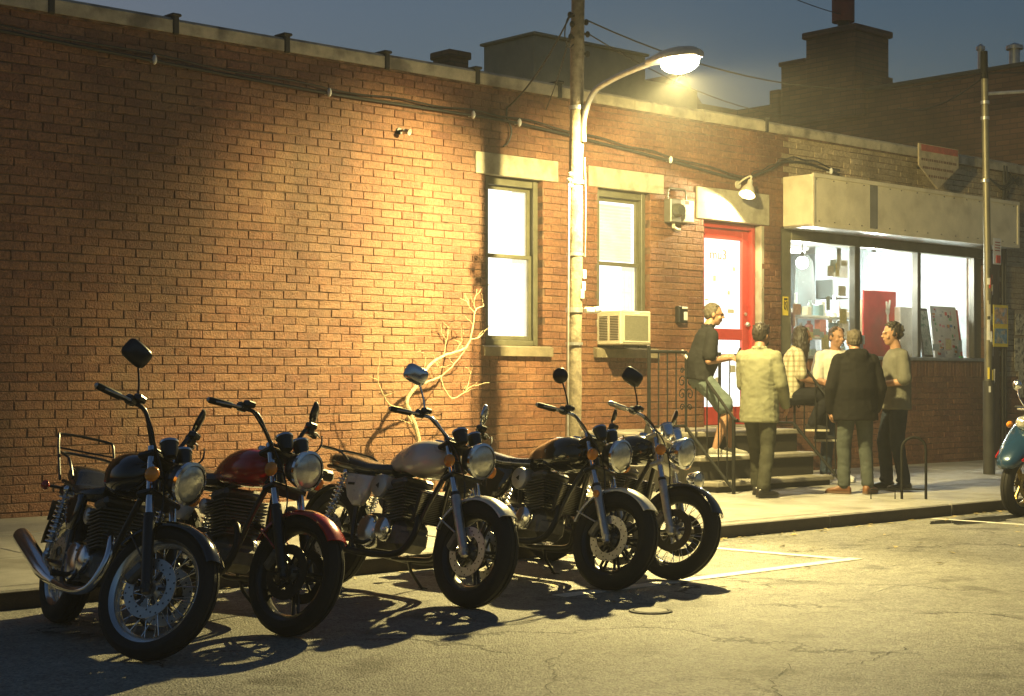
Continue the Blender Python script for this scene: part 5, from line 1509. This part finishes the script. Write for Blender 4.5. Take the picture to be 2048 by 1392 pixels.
# ================================================================ PEOPLE
from mathutils import noise as mnoise
def crumple(me, kind):
    vs = [v_.co.copy() for v_ in me.vertices]; ns = [v_.normal.copy() for v_ in me.vertices]
    for v_, c, n in zip(me.vertices, vs, ns):
        if kind == 'hair':
            h = .006*mnoise.noise(V(c.x*95, c.y*95, c.z*28)) + .004*mnoise.noise(c*40)
        else:
            w = V(c.x*13+2.0*mnoise.noise(c*5), c.y*13, c.z*6+c.x*4)
            h = .0048*mnoise.noise(w) + .0034*(1-2*abs(mnoise.noise(V(c.x*9+c.z*8, c.y*9, c.z*13-c.x*5)))) + .0018*mnoise.noise(c*45)
        v_.co = c + n*h
def remeshed(name, mb, mat, voxel, parent, smooth_it=4, fold=None, **tags):
    me0 = bpy.data.meshes.new('tmp'); me0.from_pydata([tuple(p) for p in mb.v], [], mb.f); me0.validate()
    o = bpy.data.objects.new('tmp', me0); COL.objects.link(o)
    m = o.modifiers.new('r', 'REMESH'); m.mode = 'VOXEL'; m.voxel_size = voxel; m.adaptivity = 0
    if smooth_it:
        s = o.modifiers.new('s', 'SMOOTH'); s.iterations = smooth_it; s.factor = .5
    bpy.context.view_layer.update()
    me = bpy.data.meshes.new_from_object(o.evaluated_get(bpy.context.evaluated_depsgraph_get()))
    bpy.data.objects.remove(o); bpy.data.meshes.remove(me0)
    if fold: crumple(me, fold)
    me.name = name; me.materials.clear(); me.materials.append(mat)
    me.polygons.foreach_set('use_smooth', [True]*len(me.polygons)); me.update()
    return link(name, me, parent, **tags)

def fold_cloth(name, col, var=.15, col2=None, c2s=3, rough=.9, bump=.22, bscale=16):
    return pm(name, col, rough, var=var, scale=9, bump=bump, bscale=bscale, col2=col2, c2s=c2s, spec=.12)
def skin(name, c):
    return pm(name, c, .5, var=.08, scale=25, spec=.4)

def eloft(q, secs, n=18):
    """closed loft of ellipses: (centre, right vector, forward vector, half width, half depth)"""
    rings = []
    for (c, rv, fv, a, b_) in secs:
        rings.append([Vector(c) + rv*(a*cos(2*pi*k/n)) + fv*(b_*sin(2*pi*k/n)) for k in range(n)])
    # orient outwards whichever way the sections run
    d = Vector(secs[-1][0]) - Vector(secs[0][0])
    if secs[0][1].cross(secs[0][2]).dot(d) < 0: rings = [r_[::-1] for r_ in rings]
    q.loft(rings)

def hand(q, wrist, d, nrm, side, curl=.6):
    """palm and five fingers; d points along the hand, nrm out of the back of the hand"""
    d = Vector(d).normalized(); nrm = Vector(nrm); nrm = (nrm - d*nrm.dot(d)).normalized()
    lat = d.cross(nrm)*side
    w = Vector(wrist)
    q.capsule(w, w+d*.045, .026, .028); q.capsule(w+d*.05+lat*.018, w+d*.085+lat*.022, .018, .016); q.capsule(w+d*.05-lat*.018, w+d*.08-lat*.024, .018, .015)
    for i, (o, L_) in enumerate(((.030,.074),(.010,.084),(-.010,.078),(-.029,.062))):
        b0 = w+d*.088+lat*o*.95
        a1 = curl*.8; a2 = curl*1.9
        p1 = b0 + (d*cos(a1)-nrm*sin(a1))*(L_*.45)
        p2 = p1 + (d*cos(a2)-nrm*sin(a2))*(L_*.55)
        q.capsule(b0, p1, .0092, .0085, 8, 3); q.capsule(p1, p2, .0085, .007, 8, 3)
    t0 = w+d*.03+lat*.028; t1 = t0+(d*.65+lat*.6-nrm*.35*curl).normalized()*.042; t2 = t1+(d*.85+lat*.15-nrm*.5*curl).normalized()*.034
    q.capsule(t0, t1, .0125, .0105, 8, 3); q.capsule(t1, t2, .0105, .0085, 8, 3)

def person(label, loc, yaw, J, look, hairfn, mats, extras=None, s=1.0):
    """J: joints in the person's own frame (x right, y forward, z up); loc is the ground under them"""
    root_loc = Vector(loc)
    SK = mats['skin']
    g = {k: Vector(v) for k, v in J.items()}
    RV, FV, UP = V(1,0,0), V(0,1,0), V(0,0,1)
    q = MB()
    # head
    hd = g['head']; Rh = Matrix.Rotation(look[0], 3, 'Z') @ Matrix.Rotation(look[1], 3, 'X')
    H = lambda x, y, z: hd + Rh @ V(x, y, z)
    q.ball(H(0,-.005,.03), (.076,.094,.092), 20, Rh); q.ball(H(0,.018,-.035), (.060,.074,.078), 18, Rh); q.ball(H(0,.040,-.085), (.036,.040,.030), 14, Rh)
    q.ball(H(0,.088,.022), (.045,.016,.012), 12, Rh)
    q.capsule(H(0,.090,.012), H(0,.112,-.022), .009, .0135, 10); q.ball(H(-.012,.102,-.024), .009, 8); q.ball(H(.012,.102,-.024), .009, 8)
    q.ball(H(0,.088,-.052), (.023,.012,.007), 10, Rh); q.ball(H(0,.086,-.062), (.019,.012,.007), 10, Rh)
    for sx in (-1, 1):
        q.ball(H(sx*.077,-.012,-.005), (.010,.022,.032), 10, Rh); q.ball(H(sx*.045,.066,-.028), (.022,.02,.022), 10, Rh)
    q.capsule(H(0,-.02,-.06), g['neck'], .054, .062)
    # trunk and limbs under the clothes
    ch, pv_ = g['chest'], g['pelvis']
    q.capsule(g['neck'], ch, .06, .10); q.capsule(ch, pv_, .115, .12)
    for sd in ('L', 'R'):
        sh_, el_, wr_ = g['sh'+sd], g['el'+sd], g['wr'+sd]
        q.chain([sh_, sh_.lerp(el_, .5), el_], [.050,.046,.040]); q.chain([el_, el_.lerp(wr_, .35), wr_], [.040,.040,.027])
        q.capsule(ch+V(0,0,.1), sh_, .06, .05)
        hip, kn, an = g['hip'+sd], g['kn'+sd], g['an'+sd]
        q.chain([hip, hip.lerp(kn,.5), kn], [.080,.072,.055]); q.chain([kn, kn.lerp(an,.35), an], [.053,.056,.036])
        q.capsule(pv_, hip, .10, .08)
        hn = mats.get('hand'+sd, {})
        hand(q, wr_, hn.get('d', wr_-el_), hn.get('n', V(1 if sd == 'R' else -1, 0, .1)), 1 if sd == 'R' else -1, hn.get('curl', .55))
        ft = g['ft'+sd]; q.capsule(an, an.lerp(ft, .2), .035, .035)
    body = remeshed('person', q, SK, .0085, None, 3)
    body.location = root_loc; body.rotation_euler = (0,0,yaw); body.scale = (s,s,s)
    tag(body, label, 'person')
    # eyes, brows, mouth
    e = MB()
    for sx in (-1, 1): e.ball(H(sx*.030,.080,.008), (.0095,.006,.006), 8, Rh)
    e.build('eyes', pm('dark_eyes', (.02,.015,.012), .2), body)
    e = MB()
    for sx in (-1, 1): e.capsule(H(sx*.016,.093,.026), H(sx*.044,.083,.027), .0042, .003, 6, 2)
    e.build('eyebrows', mats['hair'], body)
    MB().ball(H(0,.0955,-.057), (.020,.004,.0032), 8, Rh).build('mouth', pm('lip_colour', (.30,.09,.07), .5), body)
    # hair
    hq = MB(); hairfn(hq, H, Rh)
    remeshed('hair', hq, mats['hair'], .006, body, 1, fold='hair')
    # upper garment
    c = MB(); inf = mats.get('fit', .018)
    sl = mats.get('sleeve', 1.0)      # 1 = to the wrist, .5 = short
    up = (ch-pv_).normalized(); fw = mats.get('fw', FV); rv = (g['shR']-g['shL']).normalized(); fw = up.cross(rv).normalized()
    hem = pv_ + mats.get('hemv', -up*.10)
    bw = mats.get('belly', .155)
    eloft(c, [(hem, rv, fw, bw+inf+.02, .125+inf), (pv_+up*.04, rv, fw, bw+inf+.012, .125+inf), (pv_.lerp(ch,.5), rv, fw, bw+inf, .128+inf+mats.get('gut',0)), (ch, rv, fw, .172+inf, .118+inf), (ch+up*.10, rv, fw, .178+inf, .105+inf), (ch+up*.155, rv, fw, .125+inf, .078+inf), (g['neck']-up*.005, rv, fw, .064, .064)])
    for sd in ('L', 'R'):
        sh_, el_, wr_ = g['sh'+sd], g['el'+sd], g['wr'+sd]
        c.chain([g['neck']-up*.045, g['neck'].lerp(sh_,.55)-up*.02, sh_-up*.012], [.055,.060+inf*.3,.060+inf*.3]); c.capsule(sh_-up*.01, ch+up*.02+(sh_-ch)*.35, .062, .08)
        if sl >= 1:
            c.chain([sh_, sh_.lerp(el_,.5), el_], [.058+inf*.3,.057+inf*.4,.053+inf*.4]); c.chain([el_, el_.lerp(wr_,.5), el_.lerp(wr_,.97)], [.053+inf*.4,.049+inf*.4,.040+inf*.3])
        else:
            e_ = sh_.lerp(el_, sl*1.5)
            c.chain([sh_, e_], [.058+inf*.3, .062+inf*.6])
    if mats.get('hood'):
        c.capsule(g['neck']+V(-.07,-.075,.0), g['neck']+V(.07,-.075,.0), .05, .05); c.capsule(g['neck']+V(-.085,-.02,.01), g['neck']+V(-.05,-.085,-.01), .035, .04); c.capsule(g['neck']+V(.085,-.02,.01), g['neck']+V(.05,-.085,-.01), .035, .04); c.ball(g['neck']+V(0,-.11,-.06), (.11,.05,.085), 14)
    elif mats.get('collar'):
        for k in range(8):
            a = pi*(.15+1.7*k/7)+pi/2
            c.ball(g['neck']+V(.062*cos(a), .058*sin(a), .018), .021, 8)
    remeshed(mats.get('topname', 'shirt'), c, mats['top'], .010, body, 3, fold='cloth')
    # lower garment
    t = MB(); ll = mats.get('leg', 1.0)
    t.ball(pv_+V(0,0,-.02), (.155,.125,.13), 18)
    for sd in ('L', 'R'):
        hip, kn, an = g['hip'+sd], g['kn'+sd], g['an'+sd]
        t.capsule(pv_, hip, .12, .10)
        if ll >= 1:
            t.chain([hip, hip.lerp(kn,.5), kn], [.103,.090,.076]); t.chain([kn, kn.lerp(an,.5), kn.lerp(an,.93)], [.074,.069,.066])
            t.ball(kn.lerp(an,.93)+V(0,.02,.0), (.068,.072,.03), 10)
        else:
            e_ = hip.lerp(kn, ll*1.6); t.chain([hip, hip.lerp(kn,.5), e_], [.105,.100,.104])
    remeshed(mats.get('botname', 'trousers'), t, mats['bottom'], .010, body, 3, fold='cloth')
    # shoes
    for sd in ('L', 'R'):
        an, ft = g['an'+sd], g['ft'+sd]
        up_ = g.get('fu'+sd, V(0,0,1))
        f_ = (ft-an); f_ = (f_ - up_*f_.dot(up_)).normalized(); r_ = f_.cross(up_)
        base = an - up_*.065
        sq = MB()
        rings = []
        for (d_, w_, h) in ((-.075,.022,.05),(-.06,.033,.075),(-.02,.038,.092),(.03,.040,.090),(.08,.045,.066),(.13,.048,.052),(.17,.040,.042),(.195,.018,.028)):
            cpt = base + f_*d_
            rings.append([cpt + r_*(w_*abs(cos(2*pi*k/14))**.8*(1 if cos(2*pi*k/14) > 0 else -1)) + up_*(h*.5 + h*.5*abs(sin(2*pi*k/14))**.7*(1 if sin(2*pi*k/14) > 0 else -1)) for k in range(14)])
        sh2 = sq.loft(rings).build('shoe', mats['shoe'], body, smooth=60)
        sq = MB(); rings = []
        for (d_, w_) in ((-.078,.02),(-.065,.034),(-.02,.039),(.04,.042),(.10,.049),(.15,.047),(.185,.032),(.20,.012)):
            cpt = base + f_*d_
            rings.append([cpt + r_*(w_*x) + up_*z for (x, z) in ((-1,.014),(1,.014),(1,-.010),(-1,-.010))])
        sq.loft(rings).build('sole', mats.get('sole', BLACK), sh2, smooth=30)
    if extras: extras(body, g, H, Rh)
    return body

def stand(w=.095, dx=0.0, fy=.0):
    """relaxed standing skeleton, about 1.76 m tall"""
    return dict(head=(dx,.035,1.645), neck=(dx,0,1.50), chest=(dx,-.005,1.30), pelvis=(0,0,.955),
        shL=(dx-.185,-.01,1.425), shR=(dx+.185,-.01,1.425), elL=(dx-.225,-.03,1.135), elR=(dx+.225,-.03,1.135), wrL=(dx-.215,.05,.895), wrR=(dx+.215,.05,.895),
        hipL=(-.09,0,.90), hipR=(.09,0,.90), knL=(-w-.01,.03,.50), knR=(w+.01,.03,.50), anL=(-w-.02,-.02,.075), anR=(w+.02,-.02,.075), ftL=(-w-.05,.12,.0), ftR=(w+.05,.12,.0))

def short_hair(top=.016, low=-.035, curl=0.0):
    def f(q, H, Rh):
        q.ball(H(0,-.022,.040), (.079+top*.3,.090+top*.3,.082+top), 18, Rh)
        for i in range(26):
            a_ = random.uniform(-.5, 3.64); q.capsule(H(.062*cos(a_)*random.uniform(.2,1), -.02+.06*random.uniform(-1,1), .105), H(.078*cos(a_), .02+.05*sin(a_)*random.uniform(.2,1), .085+random.uniform(-.02,.02)), .010, .006, 6, 2)
        q.ball(H(0,-.052,.0), (.070,.055,.062), 14, Rh)
        for sx in (-1, 1): q.ball(H(sx*.066,-.02,.02), (.018,.045,.045), 10, Rh)
        if curl:
            for i in range(46):
                a = random.uniform(0, 2*pi); b_ = random.uniform(-.5, 1.4)
                d = V(cos(a)*cos(b_)*.088, sin(a)*cos(b_)*.098-.02, sin(b_)*.095+.04)
                if (d.y > .02 and d.z < .07) or (d.y > .055 and d.z < .1): continue
                q.ball(H(*d), random.uniform(.014,.024)*curl, 8)
    return f
def long_hair(q, H, Rh):
    short_hair(.014)(q, H, Rh)
    for i in range(22):
        a = pi*.12 + (pi*1.76)*i/21 + pi/2
        x, y = .080*cos(a), .088*sin(a)-.01
        if y > .05: continue
        L_ = random.uniform(.22,.32)
        q.chain([H(x*.9,y*.9,.05), H(x*1.06,y*1.02,-.04), H(x*1.12,y*1.0+.01,-.14), H(x*1.05+random.uniform(-.02,.02),y*.8+.02,-L_)], [.022,.024,.024,.012], 8)
    q.ball(H(0,.055,-.098), (.052,.042,.045), 12, Rh); q.ball(H(0,.062,-.14), (.035,.03,.05), 10, Rh)   # beard

def facing(fx, fy): return math.atan2(fy, fx) - pi/2

SKW = skin('skin_warm', (.38,.21,.125)); SKT = skin('skin_tan', (.32,.17,.10))
GREYH = pm('greying_hair', (.085,.068,.045), .7, var=.35, scale=60); DARKH = pm('dark_hair', (.022,.016,.012), .5, var=.3, scale=60); BROWNH = pm('brown_hair', (.05,.03,.018), .5, var=.3, scale=60)

# 1 leaning on the window-side railing, phone in hand
J = stand()
J.update(head=(0,.075,1.535), neck=(0,.015,1.40), chest=(0,-.02,1.20), pelvis=(0,-.08,.86), shL=(-.185,.02,1.31), shR=(.185,.02,1.31),
  elL=(-.22,-.02,1.04), elR=(.22,-.03,1.03), wrL=(-.08,.22,1.08), wrR=(.07,.23,1.06), hipL=(-.09,-.06,.83), hipR=(.09,-.06,.83),
  knL=(-.11,.26,.53), knR=(.12,.20,.50), anL=(-.10,.28,.075), anR=(.12,.06,.075), ftL=(-.10,.45,0), ftR=(.14,.24,0))
def ex1(body, g, H, Rh):
    q = MB()
    for sx in (-1, 1):
        q.tube([H(sx*.031+.022*cos(2*pi*k/14), .104, .006+.017*sin(2*pi*k/14)) for k in range(14)], .0022, 5, closed=True)
        q.tube([H(sx*.053,.10,.008), H(sx*.078,-.01,.006)], .0022, 5)
    q.build('glasses', BLACK, body)
    ph = MB().box((.03,.335,1.115), (.072,.012,.145), Matrix.Rotation(R(-25),3,'X'), .005)
    o = ph.build('phone', BLACK); o.parent = None
    o.matrix_world = Matrix.Translation(body.location) @ Matrix.Rotation(body.rotation_euler.z, 4, 'Z')
    tag(o, 'black phone held by the man in dark shirt and shorts', 'phone')
person('man in dark short sleeved shirt, denim shorts and glasses leaning on the railing', (13.25, 11.45, .53), facing(.80,-.60), J, (R(-6), R(-4)), short_hair(.012),
  dict(skin=SKW, hair=GREYH, top=fold_cloth('charcoal_shirt', (.018,.018,.018)), bottom=fold_cloth('pale_denim_shorts', (.13,.165,.155)), shoe=fold_cloth('grey_trainer', (.34,.33,.28)), sole=WHITE, sleeve=.52, leg=.52, collar=True, botname='shorts', gut=.03, belly=.165, hemv=V(0,0,-.04),
  handL=dict(d=(.3,.8,.15), n=(0,-.2,1), curl=.8), handR=dict(d=(-.3,.85,.1), n=(.5,-.1,.8), curl=.8)), ex1)

# 2 pale shirt, seen from behind
J = stand(.10)
J.update(knL=(-.10,.13,.51), anL=(-.10,.16,.075), ftL=(-.12,.33,0), knR=(.11,-.03,.50), anR=(.13,-.19,.075), ftR=(.20,-.04,0), elR=(.235,.02,1.14), wrR=(.22,.16,.93), elL=(-.215,.06,1.14), wrL=(-.10,.24,1.06), head=(0,.05,1.645))
person('bearded man in long pale green shirt and dark trousers with his back turned', (13.12, 10.62, swz(10.62)+.005), facing(.93,.22), J, (R(-8), R(2)), short_hair(.016),
  dict(skin=SKT, hair=DARKH, top=fold_cloth('pale_khaki_shirt', (.20,.20,.13), bscale=11), bottom=fold_cloth('olive_trousers', (.05,.05,.036)), shoe=pm('black_leather', (.02,.018,.016), .35), sleeve=1.0, fit=.035, hemv=V(0,-.01,-.20), collar=True, topname='overshirt'), 
  lambda body, g, H, Rh: MB().ball(H(0,.052,-.08), (.050,.045,.042), 12, Rh).build('beard', DARKH, body), s=1.015)

# 3 long hair, sitting on the railing
J = stand()
J.update(head=(0,.10,1.49), neck=(0,.045,1.36), chest=(0,.0,1.17), pelvis=(0,-.06,.84), shL=(-.185,.03,1.285), shR=(.185,.03,1.285),
  elL=(-.22,.05,1.02), elR=(.22,.06,1.01), wrL=(-.06,.28,.97), wrR=(.10,.30,.95), hipL=(-.09,-.02,.80), hipR=(.09,-.02,.80),
  knL=(-.10,.40,.76), knR=(.10,.38,.83), anL=(-.08,.33,.345), anR=(.10,.20,.47), ftL=(-.08,.50,.32), ftR=(.16,.36,.42))
def ex3(body, g, H, Rh):
    q = MB(); ch, pv_ = g['chest'], g['pelvis']
    q.ball(ch+V(0,.105,-.02), (.055,.04,.14), 14); q.ball(ch+V(0,.085,-.2), (.06,.05,.12), 12)
    remeshed('undershirt', q, fold_cloth('black_tee', (.015,.015,.016)), .011, body, 2)
def plaid():
    m = bpy.data.materials.new('cream_plaid'); m.use_nodes = True
    N = m.node_tree.nodes; L = m.node_tree.links; b = N['Principled BSDF']; b.inputs['Roughness'].default_value = .9; b.inputs['Specular IOR Level'].default_value = .2
    tc = N.new('ShaderNodeTexCoord'); acc = None
    for ax, sc_ in (('X', 16), ('Z', 16), ('Y', 16)):
        w = N.new('ShaderNodeTexWave'); w.bands_direction = ax; w.inputs['Scale'].default_value = sc_/3.0; w.inputs['Distortion'].default_value = .4
        L.new(tc.outputs['Object'], w.inputs['Vector'])
        r = N.new('ShaderNodeMapRange'); r.inputs['From Min'].default_value = .62; r.inputs['From Max'].default_value = .8; r.inputs['To Min'].default_value = 1; r.inputs['To Max'].default_value = .62
        L.new(w.outputs['Fac'], r.inputs['Value'])
        if acc is None: acc = r.outputs['Result']
        else:
            k = N.new('ShaderNodeMath'); k.operation = 'MULTIPLY'; L.new(acc, k.inputs[0]); L.new(r.outputs['Result'], k.inputs[1]); acc = k.outputs[0]
    mx = N.new('ShaderNodeMix'); mx.data_type = 'RGBA'; mx.inputs['A'].default_value = (.16,.135,.06,1); mx.inputs['B'].default_value = (.58,.53,.38,1)
    L.new(acc, mx.inputs['Factor']); L.new(mx.outputs['Result'], b.inputs['Base Color'])
    return m
person('long haired bearded man in cream plaid shirt sitting on the stair railing', (14.98, 11.62, .37), facing(.72,-.69), J, (R(-4), R(-3)), long_hair,
  dict(skin=SKT, hair=DARKH, top=plaid(), bottom=fold_cloth('black_jeans', (.018,.018,.021)), shoe=fold_cloth('black_canvas_shoe', (.03,.03,.03)), sole=CREAM, sleeve=.55, collar=True, hemv=V(0,-.01,-.06),
  handL=dict(d=(.4,.8,-.1), n=(0,.1,1), curl=.8), handR=dict(d=(-.5,.8,-.1), n=(.3,.1,.9), curl=.8)), ex3)

# 4 smiling man in white, half hidden
J = stand()
J.update(elR=(.25,.05,1.15), wrR=(.20,.28,1.13), elL=(-.24,.06,1.15), wrL=(-.14,.30,1.16))
def ex4(body, g, H, Rh):
    q = MB().tube([g['neck']+V(.07*cos(pi*.9+pi*1.2*k/10), .07*sin(pi*.9+pi*1.2*k/10)+.01, -.015-.03*sin(pi*k/10)) for k in range(11)], .004, 6)
    q.build('neck_cord', BLACK, body)
person('smiling man in a white shirt and blue jeans facing the street', (15.52, 11.42, swz(11.42)+.005), facing(-.52,-.80), J, (R(18), R(-4)), short_hair(.008),
  dict(skin=SKW, hair=BROWNH, top=fold_cloth('white_shirt', (.64,.61,.52)), bottom=fold_cloth('blue_jeans', (.035,.05,.075)), shoe=WHITE, sole=WHITE, sleeve=.6, hemv=V(0,0,-.12), fit=.03,
  handL=dict(d=(.4,.8,.1), n=(-.2,0,1), curl=.5), handR=dict(d=(-.2,.9,.05), n=(.2,.1,1), curl=.5)), ex4, s=1.03)

# 5 dark hooded jacket, back to the street
J = stand(.11)
J.update(elL=(-.265,-.02,1.13), elR=(.265,-.02,1.13), wrL=(-.255,.06,.89), wrR=(.25,.08,.90), ftL=(-.27,.05,0), ftR=(.22,.08,0), head=(0,.05,1.63))
person('grey haired man in a dark hooded jacket standing with his back to the street', (14.24, 10.22, swz(10.22)+.005), facing(.62,.78), J, (R(-6), R(-4)), short_hair(.006),
  dict(skin=SKW, hair=GREYH, top=fold_cloth('black_jacket', (.011,.0105,.010), bscale=9), bottom=fold_cloth('faded_grey_jeans', (.075,.085,.075)), shoe=pm('brown_leather', (.20,.085,.035), .45, var=.2), sole=pm('tan_sole', (.16,.09,.05), .7), sleeve=1.0, fit=.045, hemv=V(0,-.01,-.17), hood=True, topname='jacket', belly=.18, gut=.02), s=1.0)

# 6 curly hair, grey t-shirt
J = stand(.085)
J.update(elL=(-.235,-.02,1.15), elR=(.235,-.02,1.15), wrL=(-.06,.20,1.12), wrR=(.08,.21,1.16), knL=(-.09,.02,.5), knR=(.10,.10,.51), anL=(-.10,-.06,.075), anR=(.11,.06,.075), ftL=(-.12,.10,0), ftR=(.13,.22,0), head=(0,.045,1.65))
person('curly haired man in grey t-shirt and dark jeans with folded arms', (15.08, 10.28, swz(10.28)+.005), facing(-.78,.60), J, (R(5), R(0)), short_hair(.014, curl=1.0),
  dict(skin=SKW, hair=DARKH, top=fold_cloth('grey_tee', (.14,.137,.11)), bottom=fold_cloth('dark_blue_jeans', (.020,.027,.042)), shoe=pm('black_leather', (.02,.018,.016), .35), sleeve=.58, hemv=V(0,0,-.10), fit=.026,
  handL=dict(d=(.9,.3,0), n=(0,.9,.2), curl=.7), handR=dict(d=(-.9,.2,.1), n=(0,.9,.2), curl=.7)), s=1.04)
# ---------------------------------------------------------------- night air round the lamp
hz = MB().bx(-30, 60, -12, 50, -1.2, 11.0).mesh('haze', None, None, 0)
hm = bpy.data.materials.new('night_haze'); hm.use_nodes = True
N = hm.node_tree.nodes; N.remove(N['Principled BSDF'])
pv = N.new('ShaderNodeVolumePrincipled')
pv.inputs['Color'].default_value = (.95,.95,.92,1); pv.inputs['Density'].default_value = .0034; pv.inputs['Anisotropy'].default_value = .0
hm.node_tree.links.new(pv.outputs[0], N['Material Output'].inputs['Volume'])
hz.materials.append(hm)
link('haze', hz, kind='stuff', label='thin evening haze hanging in the street', category='haze')
